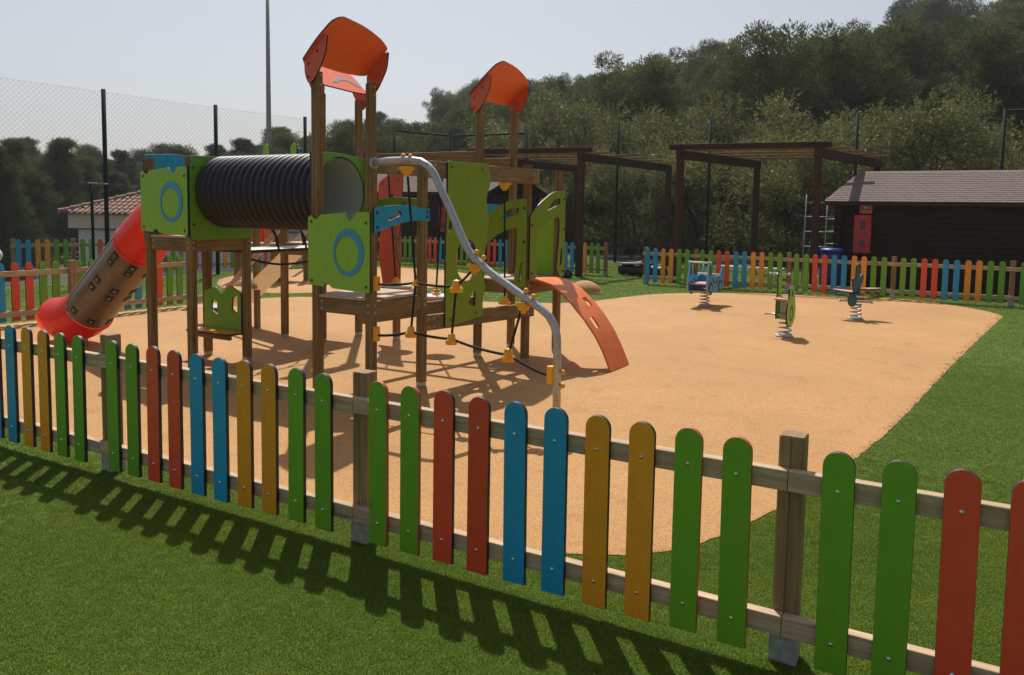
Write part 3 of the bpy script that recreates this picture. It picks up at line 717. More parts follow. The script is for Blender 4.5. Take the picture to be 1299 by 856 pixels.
# tall arch panels of tower R
def tall_arch(origin, ux, w, z0, h, mat, n):
    L = fillet([(0, h*.70, .03), (w*.25, h*.84, .1), (w*.62, h*.975, .2), (w*.9, h, .05), (w, h, .04), (w, 0, .03), (w*.86, 0, .02), (w*.76, h*.10, .03), (w*.80, h*.30, .1), (w*.84, h*.60, .1), (w*.80, h*.70, .03), (w*.48, h*.64, .1), (w*.22, h*.50, .06), (w*.16, h*.35, .05), (w*.20, h*.02, .03), (0, 0.0, .03)], .03)
    hole = fillet([(w*.46, h*.76), (w*.84, h*.84), (w*.84, h*.91), (w*.66, h*.89)], .02)
    hole2 = fillet([(w*.86, h*.12), (w*.92, h*.16), (w*.93, h*.34), (w*.89, h*.32)], .01)
    o = panel('arch_panel', [L, hole, hole2], 0.02, [mat, DARKEDGE], PS, (origin[0], origin[1], z0), ux)
    for a, b in ((w*.95, h*.9), (w*.95, h*.55), (w*.95, h*.06), (w*.05, h*.6), (w*.05, h*.08)):
        bolt(o, Vector((origin[0], origin[1], z0))+Vector(ux)*a+Vector((0, 0, b))+Vector(n)*0.011, n, 0.016, 'dark')
    return o
tall_arch((RX0-.02, RY0-e), (1, 0, 0), RX1-RX0+.055, 0.74, 1.02, OLIVEGREEN, (0, -1, 0))
tall_arch((RX1+e, RY0-.03), (0, 1, 0), RY1-RY0+.09, 0.89, 0.98, OLIVEGREEN, (1, 0, 0))
w = RX1-RX0
panel('back_panel', [fillet([(0, 0), (w+.03, 0), (w+.03, .65), (w*.6, .68), (0, .70)], .03), fillet([(w*.25, .02), (w*.38, .0), (w*.36, .08), (w*.30, .10)], .02)], 0.02, [LIME, DARKEDGE], PS, (RX0, RY1+e, .895), (1, 0, 0))

# --- beams and big climbing panel between towers C and R
def between(p, q, t): return tuple(a+(b-a)*t for a, b in zip(p, q))
bx = PWD/2+.0235
U0, U1 = (B0+bx, C1-.045, 1.992), (RX1+bx-.002, RY0+.12, 1.992)
D0, D1 = (B0+bx, C1-.045, 0.60), (RX1+bx-.002, RY0+.05, 0.575)
beam(U0, U1, .155, side=(1, -.1, 0), nb=4); beam(D0, D1, .145, side=(1, -.1, 0), nb=4)
beam((A0-bx, C1-.03, 2.03), (RX0-bx, RY0+.03, 2.03), .13); beam((A0-bx, C1-.03, .60), (RX0-bx, RY0+.03, .60), .14)
d = (Vector(U1)-Vector(U0)).normalized(); nrm = Vector((d.y, -d.x, 0))
o0 = Vector(U0)+d*0.24+nrm*0.034; o0.z = 0; W = .66
L = fillet([(0, 0, .02), (W*.86, .06, .02), (W*.83, .22, .08), (W*.92, .34, .08), (W*.83, .46, .08), (W*.80, .54, .05), (W*.90, .72, .15), (W*.97, 1.0, .2), (W*.90, 1.17, .06), (W*.92, 1.26, .06), (W, 1.36, .1), (W*.95, 1.545, .03), (W*.03, 1.545, .03), (0.02, 1.2, .1), (0.0, .9, .2)], .04)
bp = panel('climbing_panel', [L, circ(W*.46, .62, .155, 28, .20), fillet([(W*.50, .20), (W*.66, .16), (W*.67, .31), (W*.60, .31)], .02), fillet([(W*.20, .30), (W*.24, .27), (W*.27, .37), (W*.22, .42)], .015), fillet([(W*.05, .88), (W*.12, .92), (W*.13, 1.10), (W*.09, 1.10)], .01)], .022, [OLIVEGREEN, DARKEDGE], PS, (o0.x, o0.y, .535), d)
for a, b in ((.07, 1.49), (.52, 1.49), (.07, .07), (.45, .10)): bolt(bp, o0+d*a+Vector((0, 0, .535+b))+nrm*.0115, nrm, .016, 'green')

# --- rope hung between the two beams, with moulded clamps
def clamp(c, size=1.0, parent=PS, up=True, name='clamp', knobs=None):
    mb = MB(); s = size
    mb.lathe((c[0], c[1], c[2]), (0, 0, -1 if up else 1), [(-.005, .001), (0, .058*s), (.02*s, .062*s), (.026*s, .045*s), (.05*s, .040*s), (.056*s, .022*s), (.075*s, .02*s), (.076*s, .001)], 8)
    o = mb.build(name, CONN, parent)
    if knobs:
        for k in knobs: m2 = MB().sphere(k, .020*s, 10, 6); m2.build('knob', CONN, o, smooth=True)
    return o
def rope(pts, r=.010, name='rope', parent=PS):
    P = [Vector(p) for p in pts]; Q = []
    for i in range(len(P)-1):
        for k in range(6):
            t = k/6; a, b = P[i], P[i+1]; Q.append(a.lerp(b, t)-Vector((0, 0, 1))*0.03*(a-b).length*4*t*(1-t)*(0 if abs((b-a).normalized().z) > .9 else 1))
    Q.append(P[-1]); return MB().tube(Q, r, 8).build(name, ROPE, parent, smooth=True)
q = Vector(U0)+d*1.18
clamp((q.x, q.y, 1.912), 1.1); rope([(q.x, q.y, 1.86), (q.x+.01, q.y+.02, .70)]); clamp((q.x+.01, q.y+.02, .673), 1.1, up=False)
# --- steel tube with the rope net, standing out from tower C
TYN = C0-.005
tp = [(-4.335, 2.005), (-4.20, 2.020), (-3.96, 2.022), (-3.86, 2.010), (-3.79, 1.975), (-3.735, 1.92), (-3.69, 1.84), (-3.57, 1.625), (-3.46, 1.42), (-3.41, 1.335), (-3.36, 1.275), (-3.29, 1.22), (-3.20, 1.16), (-2.89, .985), (-2.76, .915), (-2.69, .865), (-2.645, .80), (-2.620, .72), (-2.615, .60), (-2.61, 0.0)]
MB().tube([(x, TYN, z) for x, z in tp], .030, 16).build('net_tube', STEEL, PS, smooth=True)
MB().lathe((-4.345, TYN, 2.005), (1, 0, 0), [(0, .001), (0, .05), (.02, .05), (.022, .03)], 14).build('tube_flange', STEEL, PS)
for x, z in ((-4.0, 1.99), (-3.345, 1.235), (-2.905, .965)):
    clamp((x, TYN, z-.02), 1.05, knobs=[(x-.035, TYN, z+.068), (x+.035, TYN, z+.062-.0)] if z > 1.9 else [(x+.02, TYN, z+.075), (x+.085, TYN, z+.035)])
m = MB(); m.obox((-2.66, TYN, .43), (0, 0, 1), (1, 0, 0), (0, 1, 0), .13, .06, .06, 0, .012); cl = m.build('clamp', CONN, PS)
for zz in (.46, .36): MB().sphere((-2.565, TYN, zz), .020, 10, 6).build('knob', CONN, cl, smooth=True)
for zz in (.585, 1.01): m = MB(); m.obox((-4.308, TYN, zz), (0, 0, 1), (1, 0, 0), (0, 1, 0), .12, .05, .05, 0, .010); m.build('clamp', CONN, PS)
n1, n2, n3 = (-3.95, TYN, .635), (-3.55, TYN, .615), (-3.03, TYN, .54); k1, k2 = (-3.905, TYN, 1.04), (-3.51, TYN, 1.035)
rope([(-4.28, TYN, .575), n1, n2, n3, (-2.68, TYN, .42)], .011, 'net_rope'); rope([(-4.28, TYN, 1.005), k1, k2, (-3.37, TYN, 1.16)], .010, 'net_rope')
rope([(-3.99, TYN, 1.90), k1, n1], .010, 'net_rope'); rope([k2, n2], .010, 'net_rope'); rope([(-2.92, TYN, .90), n3], .010, 'net_rope')
for c, s in ((n1, 1.0), (n2, 1.0), (n3, 1.15), (k1, .55), (k2, 1.1)):
    m = MB(); m.lathe((c[0], c[1], c[2]-.045*s), (0, 0, 1), [(0, .001), (0, .045*s), (.03*s, .05*s), (.05*s, .032*s), (.085*s, .026*s), (.095*s, .001)], 6); m.build('rope_connector', CONN, PS)

# --- orange curved climbing ramp on tower R
pts = [(-4.20, .895), (-4.02, .905), (-3.87, .870), (-3.72, .79), (-3.58, .68), (-3.45, .54), (-3.33, .37), (-3.24, .20), (-3.15, 0.012)]
fine = []
for i in range(len(pts)-1):
    for k in range(3): t = k/3; fine.append((pts[i][0]*(1-t)+pts[i+1][0]*t, pts[i][1]*(1-t)+pts[i+1][1]*t))
fine.append(pts[-1])
ya, yb = 7.50, 8.00; V = []; F = []; K = len(fine); COLS = [0, .22, .42, .58, .78, 1.0]
holes = {(11, 3), (12, 3), (15, 1), (16, 1)}
for i, (x, z) in enumerate(fine):
    g = 0.045*math.sin(min(1, i/ (K-1))*9.0)
    for c in COLS:
        ww = ya+g*.6+(yb+g*.25-ya-g*.6)*c; V.append((x, ww, z))
    a = fine[max(0, i-1)]; b = fine[min(K-1, i+1)]; tx, tz = b[0]-a[0], b[1]-a[1]; l = math.hypot(tx, tz)
    for c in COLS: ww = ya+g*.6+(yb+g*.25-ya-g*.6)*c; V.append((x+tz/l*.02, ww, z-tx/l*.02))
nc = len(COLS)
def vi(i, c, b): return i*2*nc+b*nc+c
for i in range(K-1):
    for c in range(nc-1):
        if (i, c) in holes: continue
        F.append((vi(i, c, 0), vi(i+1, c, 0), vi(i+1, c+1, 0), vi(i, c+1, 0))); F.append((vi(i, c, 1), vi(i, c+1, 1), vi(i+1, c+1, 1), vi(i+1, c, 1)))
        for (di, dc, q) in ((-1, 0, 0), (1, 0, 1), (0, -1, 2), (0, 1, 3)):
            if (i+di, c+dc) in holes or not (0 <= i+di < K-1) or not (0 <= c+dc < nc-1):
                if q == 0: F.append((vi(i, c, 0), vi(i, c+1, 0), vi(i, c+1, 1), vi(i, c, 1)))
                if q == 1: F.append((vi(i+1, c, 0), vi(i+1, c, 1), vi(i+1, c+1, 1), vi(i+1, c+1, 0)))
                if q == 2: F.append((vi(i, c, 0), vi(i, c, 1), vi(i+1, c, 1), vi(i+1, c, 0)))
                if q == 3: F.append((vi(i, c+1, 0), vi(i+1, c+1, 0), vi(i+1, c+1, 1), vi(i, c+1, 1)))
mb = MB(); mb.add(V, F); rp = mb.build('climbing_ramp', RAMP_O, PS); smoothby(rp, 40)

# --- red and brown tube slide on tower L
ax = [(-7.25, 1.52), (-7.42, 1.50), (-7.58, 1.43), (-7.75, 1.31), (-7.93, 1.165)]
bx_ = [(-8.83, .475)]
SY = 5.56; SR = .262
def slide_seg(name, pts, r, mat, parent=PS, lip=True, n=28):
    mb = MB(); mb.tube([(x, SY, z) for x, z in pts], r, n, 0, caps=False)
    o = mb.build(name, mat, parent, smooth=True); return o
sl = slide_seg('tube_slide_top', ax, [SR+.01, SR+.01, SR+.012, SR+.012, SR+.012], REDGLOSS)
mid = slide_seg('tube_slide_middle', [(-7.93, 1.165), (-8.83, .415)], SR, BROWNTUBE)
# upper half shell, the sky's sheen put into its grey colour
P0 = Vector((-7.93, SY, 1.165)); P1 = Vector((-8.83, SY, .415)); dv = (P1-P0).normalized(); u = Vector((0, 1, 0)); wv = u.cross(dv)
if wv.z < 0: wv = -wv
mb = MB(); V = []; ns = 12
for e in (0.01, (P1-P0).length-.01):
    for i in range(ns+1):
        t = math.pi*(0.20+.80*i/ns)
        V.append(P0+dv*e+(-u*math.cos(t)+wv*math.sin(t))*(SR+.006))
mb.add(V, [(i, i+1, ns+2+i, ns+1+i) for i in range(ns)])
mb.build('upper_shell', SHEENTUBE, mid, smooth=True)
slide_seg('tube_slide_exit', [(-8.83, .415), (-8.95, .345), (-9.08, .297), (-9.22, .280), (-9.38, .278), (-9.52, .285)], [SR+.012, SR+.014, SR+.010, SR+.002, SR-.015, SR-.035], REDGLOSS)
MB().lathe((-7.905, SY, 1.186), dv, [(-.018, SR+.008), (-.014, SR+.017), (.014, SR+.017), (.018, SR+.008)], 28).build('joint_flange', REDGLOSS, mid)
MB().lathe((-8.85, SY, .398), dv, [(-.018, SR+.008), (-.014, SR+.017), (.014, SR+.017), (.018, SR+.008)], 28).build('joint_flange', REDGLOSS, mid)
# tube joint bolt pockets: flat blocks with recess shade put into their colour
Lm = (P1-P0).length
for e, ang0 in ((.07, 0), (.07+.10, 0), (Lm*.42, 0), (Lm*.42+.13, 1), (Lm-.10, 0)):
    for kk in range(5):
        t = math.pi*(-.06-.27*kk)
        c = P0+dv*e+(u*-1*math.cos(t)*1.0+wv*math.sin(t))*(SR+.001); nn = (u*-1*math.cos(t)+wv*math.sin(t)).normalized()
        mb = MB(); side_ = dv.cross(nn); mb.obox(c, dv, side_, nn, .075, .085, .010, 0, .003); pk = mb.build('bolt_pocket', SLOTSHADE, mid)
        bolt(pk, c+nn*.005, nn, .014, 'cap')
MB().box(-9.36, -9.28, SY-.03, SY+.03, 0, .06).build('slide_foot', GALV, PS)
MB().box(-8.98, -8.93, SY-.03, SY+.03, 0, .15).build('slide_foot', GALV, PS)

# --- tower T: rope bridge from L, chute, panels, hanging pods towards R
e = PWD/2+.0125
brg = panel('bridge_board', [fillet([(0, 0), (1.40, 0), (1.40, .46), (0, .46)], .02)], .035, [WHITEP, DARKEDGE], PS, (LX1+.0-.02, LY1+.05, 1.155), (0, 1, 0), (-1, 0, 0))
for xx in (LX1-.02, LX1-.48):
    for t in (.3, .62, .95):
        y = LY1+.05+t*1.3
        rope([(xx+.02, y-.10, 1.62-.2*math.sin(t*3)), (xx+.03, y-.02, 1.30), (xx+.02, y+.02, 1.16)], .012, 'bridge_rope')
    rope([(xx+.02, LY1, 1.85), (xx+.02, LY1+.42, 1.52), (xx+.02, LY1+.95, 1.52), (xx+.02, TY0, 1.85)], .013, 'bridge_rope')
    if xx > LX1-.1: rope([(xx+.01, LY1, 1.10), (xx+.01, LY1+.5, 1.0), (xx+.01, TY0, 1.08)], .012, 'bridge_rope')
w = TX1-TX0
panel('front_panel', [fillet([(0, 0), (w, 0), (w, .97), (w*.92, 1.0), (w*.86, .92), (w*.14, .92), (w*.08, 1.0), (0, .97)], .03)], .02, [BLUE, DARKEDGE], PS, (-7.74, TY0-e, 1.36), (1, 0, 0))
for xx in (-7.66, -7.20):
    panel('ear', [circ(0, 0, .055, 16, .085)], .02, [LIME, DARKEDGE], PS, (xx, TY0-e-.022, 2.32), (1, 0, 0))
for sy in (TY0+.08, TY1-.08):
    pp = [(-7.38, 1.50), (-7.5, 1.46), (-8.55, .56), (-8.70, .44), (-9.15, .37), (-9.30, .36)]
    mb = MB()
    for i in range(len(pp)-1): mb.bar((pp[i][0], sy, pp[i][1]), (pp[i+1][0]-.0, sy, pp[i+1][1]), .03, .075, ch=.008)
    mb.build('chute_side', WF_X, PS)
pp = [(-7.36, 1.20), (-7.5, 1.15), (-8.60, .33), (-8.72, .27), (-9.15, .25), (-9.32, .24)]
V = []; 
for x, z in pp: V += [(x, TY0+.096, z), (x, TY1-.096, z), (x, TY0+.096, z-.004), (x, TY1-.096, z-.004)]
mb = MB(); F = []
for i in range(len(pp)-1): F += [(4*i, 4*i+1, 4*i+5, 4*i+4), (4*i+2, 4*i+6, 4*i+7, 4*i+3)]
mb.add(V, F).build('chute', STAINLESS, PS)
for xx, zz in ((-9.10, .23), (-8.3, .52)): MB().box(xx-.03, xx+.03, 7.54, 7.60, 0, zz).build('chute_leg', WP_Z, PS)
beam((-6.24, RY0+.02, 2.235), (RX0+.02, RY0+.02, 2.235), .09, side=(0, -1, 0)); beam((-6.24, 7.93, 2.20), (RX0, 8.2, 2.20), .09)
L = fillet([(0, .0, .05), (.28, .03, .05), (.30, .30, .04), (.35, .62, .1), (.25, .85, .12), (.33, 1.05, .1), (.36, 1.40, .1), (.37, 1.75, .03), (.18, 1.745, .1), (0.0, 1.64, .06), (.02, 1.3, .1), (.05, .95, .1), (.0, .8, .08), (.04, .62, .1), (.08, .40, .1)], .04)
rpn = panel('red_panel', [L, fillet([(.16, 1.42), (.25, 1.47), (.24, 1.52), (.17, 1.48)], .01), fillet([(.27, .95), (.30, .98), (.30, 1.45), (.24, 1.40), (.22, 1.05)], .03), circ(.05, 1.42, .025, 12)], .02, [CORAL, DARKEDGE], PS, (-6.27, 7.62, .30), (1, 0, 0))
bolt(rpn, (-6.20, 7.608, 1.93), (0, -1, 0), .014, 'red'); bolt(rpn, (-5.95, 7.608, 1.98), (0, -1, 0), .014, 'red')
rope([(-6.07, 7.54, 2.19), (-5.94, 7.54, .80)], .011, 'pod_rope'); rope([(-5.27, 7.54, 2.19), (-5.35, 7.54, .72)], .011, 'pod_rope')
for (x, y, z) in ((-5.93, 7.54, .72), (-5.35, 7.54, .635)):
    pd = MB().lathe((x, y, z), (0, 0, 1), [(-.03, .001), (-.03, .17), (.0, .19), (.015, .18), (.02, .001)], 20).build('pod', [WHITEP], PS, smooth=False)
    MB().lathe((x, y, z-.031), (0, 0, 1), [(-.02, .001), (-.02, .155), (0, .175), (.012, .193)], 20).build('pod_rim', CORAL, pd)
    clamp((x, y, z+.03), 1.0, parent=pd, up=False)

# ------------------------------------------------------------------ spring riders
def coil(root, x, y, z0, z1, r=.085, turns=4.2, wire=.011):
    P = []; n = int(turns*16)
    for i in range(n+1):
        t = i/n; rr = r*(1.05-.25*t); a = 2*math.pi*turns*t; P.append((x+rr*math.cos(a), y+rr*math.sin(a), z0+(z1-z0)*t))
    MB().tube(P, wire, 8).build('spring', STEEL, root, smooth=True)
    MB().lathe((x, y, 0.010), (0, 0, 1), [(0, .001), (0, .12), (.014, .12), (.02, .09), (.03, .001)], 18).build('base_plate', GALV, root)
    MB().lathe((x, y, z1-.01), (0, 0, 1), [(0, .001), (0, .09), (.016, .09), (.017, .001)], 14).build('top_plate', GALV, root)
def car_rider(x, y):
    t = thing('spring_rider', (x, y, .01), 'blue car-shaped spring rider with white bars, on a steel coil', 'spring rider')
    coil(t, x, y, .03, .27)
    L = fillet([(-.44, .27, .08), (-.50, .40, .05), (-.40, .70, .05), (-.36, .815, .02), (-.29, .815, .02), (-.24, .60, .06), (-.10, .545, .08), (.20, .53, .1), (.36, .58, .06), (.44, .715, .02), (.50, .70, .02), (.54, .52, .06), (.52, .34, .06), (.46, .27, .04)], .03)
    for k, xo in enumerate((-.17, .17)):
        sp = panel('side_plate', [L], .022, [CARBLUE, PALE_BLUE], t, (x+xo, y, 0), (0, 1, 0))
        for yo in (-.27, .31):
            panel('wheel', [circ(0, 0, .115, 24)], .006, [DARKEDGE], sp, (x+xo+.014, y+yo, .34), (0, 1, 0), bevel=.001)
            panel('hub', [circ(0, 0, .07, 20)], .004, [CARBLUE], sp, (x+xo+.0185, y+yo, .34), (0, 1, 0), bevel=.001)
        panel('mudguard_line', [fillet([(-.20, .50), (-.10, .44), (.05, .40), (.16, .45), (.26, .56), (.36, .60), (.36, .62), (.25, .585), (.14, .475), (.05, .425), (-.10, .465), (-.20, .52)], .01)], .003, [DARKEDGE], sp, (x+xo+.0126, y, 0), (0, 1, 0), bevel=.0005)
        panel('window', [fillet([(-.36, .58), (-.27, .56), (-.30, .72), (-.34, .76)], .02)], .003, [DARKEDGE], sp, (x+xo+.0126, y, 0), (0, 1, 0), bevel=.0005)
    MB().box(x-.158, x+.158, y-.36, y+.10, .40, .425).build('seat_board', PINKSEAT, t)
    MB().box(x-.158, x+.158, y-.40, y+.42, .275, .297).build('floor_board', PLATF, t)
    MB().tube([(x-.20, y-.335, .79), (x+.20, y-.335, .79)], .016, 10).build('bar', WHITEP, t, smooth=True)
    MB().tube([(x-.20, y+.20, .56), (x+.20, y+.20, .56)], .014, 10).build('bar', WHITEP, t, smooth=True)
    panel('dash_panel', [fillet([(-.158, 0), (.158, 0), (.158, .20), (-.158, .24)], .02)], .02, [CARBLUE, WHITEP], t, (x, y+.30, .30), (1, 0, 0))
car_rider(-4.12, 13.98)
def moto_rider(x, y):
    t = thing('spring_rider', (x, y, .01), 'lime green motorbike-like spring rider with tall handle stem', 'spring rider')
    coil(t, x, y, .03, .25, .085, 3.6)
    L = fillet([(-.20, .17, .10), (-.30, .30, .10), (-.27, .46, .08), (-.16, .56, .06), (-.14, .68, .03), (.10, .70, .03), (.16, .60, .06), (.22, .48, .08), (.28, .33, .1), (.16, .17, .1)], .05)
    sp = panel('side_plate', [L], .022, [LIME, DARKEDGE], t, (x+.085, y-.08, 0), (0, 1, 0))
    panel('wheel_print', [circ(0, 0, .10, 22), circ(0, 0, .075, 22)], .004, [DARKEDGE], sp, (x+.085+.0125, y-.10, .33), (0, 1, 0), bevel=.0005)
    panel('print', [circ(0, 0, .035, 14, .045)], .004, [DARKEDGE], sp, (x+.085+.0125, y-.08, .60), (0, 1, 0), bevel=.0005)
    L2 = [(a, min(b, .52)) for a, b in L]
    panel('side_plate', [fillet([(-.18, .25), (.24, .25), (.26, .42), (.18, .50), (-.18, .50)], .05)], .022, [LIME, DARKEDGE], t, (x-.085, y, 0), (0, 1, 0))
    MB().box(x-.12, x+.07, y-.16, y+.18, .50, .522).build('seat_board', PINKSEAT, t)
    panel('handle_stem', [fillet([(-.05, .50), (.05, .50), (.035, .66), (.055, .74), (.03, .88), (-.02, .89), (-.045, .76), (-.03, .64)], .02)], .022, [LIME, DARKEDGE], t, (x-.125, y+.16, 0), (.35, .93, 0))
    MB().tube([(x-.25, y+.16, .83), (x+.0, y+.16, .83)], .013, 10).build('handle_bar', STEEL, t, smooth=True)
    for xx in (-.25, .0): MB().sphere((x+xx, y+.16, .83), .02, 10, 6).build('grip', STEEL, t, smooth=True)
    MB().tube([(x-.24, y-.12, .31), (x+.07, y-.12, .31)], .013, 10).build('foot_bar', STEEL, t, smooth=True)
    MB().box(x-.06, x+.06, y-.08, y+.08, .26, .50).build('core_block', GALV, t)
moto_rider(-2.17, 11.11)
def bird_rider(x, y):
    t = thing('spring_rider', (x, y, .01), 'teal spring rider with spiky head plate and pink wing-shaped seats', 'spring rider')
    coil(t, x, y, .03, .24, .085, 3.6)
    L = fillet([(-.10, 0, .03), (.10, 0, .03), (.12, .14, .04), (.20, .24, .04), (.19, .34, .02), (.13, .33, .02), (.07, .26, .03), (.05, .48, .03), (.0, .52, .02), (-.05, .47, .03), (-.06, .27, .03), (-.12, .30, .03), (-.17, .28, .02), (-.14, .15, .04)], .02)
    panel('head_plate', [L], .024, [TEAL, DARKEDGE], t, (x, y, .38), (.30, .95, 0))
    for sx, yo in ((-1, -.05), (1, .12)):
        panel('seat_wing', [fillet([(0, -.10), (.14, -.14), (.33, -.06), (.34, .02), (.15, .13), (0, .10)], .04)], .02, [PINKSEAT, DARKEDGE], t, (x+sx*.01, y+yo, .455+.02*sx), (sx, 0, .08), (0, 1, 0))
    for zz, w in ((.33, .12), (.40, .10)): MB().box(x-w, x+w, y-.09, y+.09, zz-.011, zz+.011).build('board', TEAL, t)
    panel('front_disc', [circ(0, 0, .10, 22)], .022, [TEAL, DARKEDGE], t, (x-.04, y-.13, .31), (.5, .87, 0))
    MB().tube([(x-.23, y-.04, .29), (x+.23, y-.04, .29)], .014, 10).build('foot_bar', STEEL, t, smooth=True)
    for xx in (-.23, .23): MB().sphere((x+xx, y-.04, .29), .022, 10, 6).build('grip', STEEL, t, smooth=True)
bird_rider(-1.6, 13.67)

# ------------------------------------------------------------------ pergolas
def pergola(FL, FR, BR, BL, z, label, nr):
    t = thing('pergola', (FR[0], FR[1], 0), label, 'pergola')
    for x, y in (FL, FR, BR, BL): MB().obox((x, y, (z-.34)/2), (0, 0, 1), (1, 0, 0), (0, 1, 0), z-.34, .15, .15, 0, .01).build('post', WDK_Z, t)
    def ext(p, q, e): d = (Vector(q)-Vector(p)).normalized(); return tuple(Vector(p)-d*e), tuple(Vector(q)+d*e)
    a, b = ext((*FL, z-.23), (*BL, z-.23), .12); MB().bar(a, b, .11, .21).build('side_beam', WDK_Y, t)
    a, b = ext((*FR, z-.23), (*BR, z-.23), .12); MB().bar(a, b, .11, .21).build('side_beam', WDK_Y, t)
    for k in range(nr):
        s = k/(nr-1); p = Vector(FL).lerp(Vector(BL), s); q = Vector(FR).lerp(Vector(BR), s); a, b = ext((p.x, p.y, z-.06), (q.x, q.y, z-.06), .26)
        MB().bar(a, b, .07 if k == 0 else .11, .13 if k == 0 else .045).build('rafter', WDK_X if k == 0 else WRAFT, t)
pergola((-6.06, 18.25), (-3.07, 18.55), (-2.32, 22.8), (-5.3, 22.5), 3.22, 'dark timber pergola standing beside the shed, above the blue barrel', 5)
pergola((-11.5, 17.95), (-8.62, 18.30), (-8.26, 23.8), (-11.2, 23.5), 3.22, 'dark timber pergola behind the climbing tower, left of the black roll', 6)

# ------------------------------------------------------------------ cabins
def cabin(x0, x1, y0, y1, ze, zr, label, hipL=0.0, hipR=0.0, ov=.30):
    t = thing('shed', ((x0+x1)/2, (y0+y1)/2, 0), label, 'shed')
    yr = (y0+y1)/2; lh = .125
    n = int((ze-.08)/lh)
    for side in range(4):
        mb = MB()
        for k in range(n):
            z = k*lh; e = .004*((k*7) % 3)
            if side == 0: mb.obox(((x0+x1)/2, y0, z+lh/2), (1, 0, 0), (0, 1, 0), (0, 0, 1), x1-x0+.24, .07+e, lh-.004, 0, .012)
            if side == 1: mb.obox(((x0+x1)/2, y1, z+lh/2), (1, 0, 0), (0, 1, 0), (0, 0, 1), x1-x0+.24, .07+e, lh-.004, 0, .012)
            if side == 2: mb.obox((x0, (y0+y1)/2, z+lh/2-lh/2*0), (0, 1, 0), (1, 0, 0), (0, 0, 1), y1-y0+.24, .066+e, lh-.006, 0, .012)
            if side == 3: mb.obox((x1, (y0+y1)/2, z+lh/2-lh/2*0), (0, 1, 0), (1, 0, 0), (0, 0, 1), y1-y0+.24, .066+e, lh-.006, 0, .012)
        tag(mb.build('log_wall', WLOG, t), kind='stuff')
    for xx, hp in ((x0, hipL), (x1, hipR)):
        if hp == 0:
            mb = MB(); zt = zr-.08; mb.add([(xx-.03, y0, ze), (xx-.03, y1, ze), (xx-.03, yr, zt), (xx+.03, y0, ze), (xx+.03, y1, ze), (xx+.03, yr, zt)], [(0, 2, 1), (3, 4, 5), (0, 1, 4, 3), (1, 2, 5, 4), (2, 0, 3, 5)]); mb.build('gable', WLOG, t)
    sl = (zr-ze)/(yr-y0); zE = ze-sl*ov
    for sgn, ye in ((1, y0-ov), (-1, y1+ov)):
        xa, xb = x0-ov, x1+ov
        mb = MB()
        V = [(xa, ye, zE), (xb, ye, zE), (xb-hipR, yr, zr), (xa+hipL, yr, zr)]; V += [(a, b, c-.07) for a, b, c in V]
        mb.add(V, [(0, 1, 2, 3), (7, 6, 5, 4), (0, 4, 5, 1), (1, 5, 6, 2), (2, 6, 7, 3), (3, 7, 4, 0)]); rf = mb.build('roof', WDK_X, t)
        MB().box(xa, xb, ye-.02 if sgn > 0 else ye, ye if sgn > 0 else ye+.02, zE-.085, zE-.001).build('fascia', WDK_X, t)
        # overlapping shingle tabs
        if sgn < 0: continue
        rows = int(math.hypot(yr-ye, zr-zE)/.105); mb = MB(); dirv = Vector((0, yr-ye, zr-zE)).normalized(); nn = Vector((0, -dirv.z, dirv.y))
        for r_ in range(rows):
            f = (r_*.105)/math.hypot(yr-ye, zr-zE)
            x = xa+hipL*f*1.0 + (0.11 if r_ % 2 else 0.0); xe_ = xb-hipR*f
            x0_ = xa+hipL*f
            while x0_ < xe_-.02:
                x1_ = min(xe_, (x if x > x0_+.02 else x+.22))
                lift = .001+.003*random.random()
                b0 = Vector((x0_+.003, ye, zE))+dirv*(r_*.105)+nn*(.012+lift); b1 = Vector((x1_-.003, ye, zE))+dirv*(r_*.105)+nn*(.012+lift)
                t0 = b0+dirv*.15-nn*(.009+lift); t1_ = b1+dirv*.15-nn*(.009+lift)
                mb.add([b0, b1, t1_, t0, b0-nn*.012, b1-nn*.012], [(0, 1, 2, 3), (0, 4, 5, 1)])
                x0_ = x1_; x = x1_+.22
        tag(mb.build('shingles', SHINGLE, rf), kind='stuff')
    return t
cabin(-2.72, 7.0, 19.60, 22.4, 2.08, 2.70, 'dark log shed with shingle roof, ladder and blue barrel at its side', hipL=.55)
cabin(-20.5, -13.25, 21.2, 24.6, 2.28, 2.86, 'dark log shed half hidden behind the climbing towers, gable end showing')
def cabinet(x, y, z0, w, h, label):
    t = thing('extinguisher_cabinet', (x, y, z0), label, 'cabinet')
    panel('body', [fillet([(-w/2, 0), (w/2, 0), (w/2, h), (-w/2, h)], .05)], .16, [REDCAB], t, (x, y-.08, z0), (1, 0, 0), bevel=.02)
    panel('door', [fillet([(-w/2+.03, .03), (w/2-.03, .03), (w/2-.03, h-.03), (-w/2+.03, h-.03)], .04), fillet([(-.05, .14), (.06, .14), (.06, .30), (-.05, .30)], .015), fillet([(-.05, h-.32), (.06, h-.32), (.06, h-.13), (-.05, h-.13)], .015)], .02, [REDCAB], t, (x, y-.172, z0), (1, 0, 0), bevel=.004)
    for za, zb in ((.14, .30), (h-.32, h-.13)): MB().box(x-.05, x+.06, y-.168, y-.164, z0+za, z0+zb).build('window_pane', PANE, t)
    MB().box(x+w/2-.028, x+w/2-.018, y-.19, y-.178, z0+h*.45, z0+h*.55).build('handle', STEEL, t)
cabinet(-2.22, 19.555, .80, .36, .86, 'red fire extinguisher cabinet on the shed wall, below the red sign')
cabinet(-14.66, 21.155, .92, .36, .80, 'red fire extinguisher cabinet on the shed half hidden behind the tube')
t = thing('wall_sign', (-2.18, 19.54, 1.73), 'small red fire sign with white print under the shed eave', 'sign')
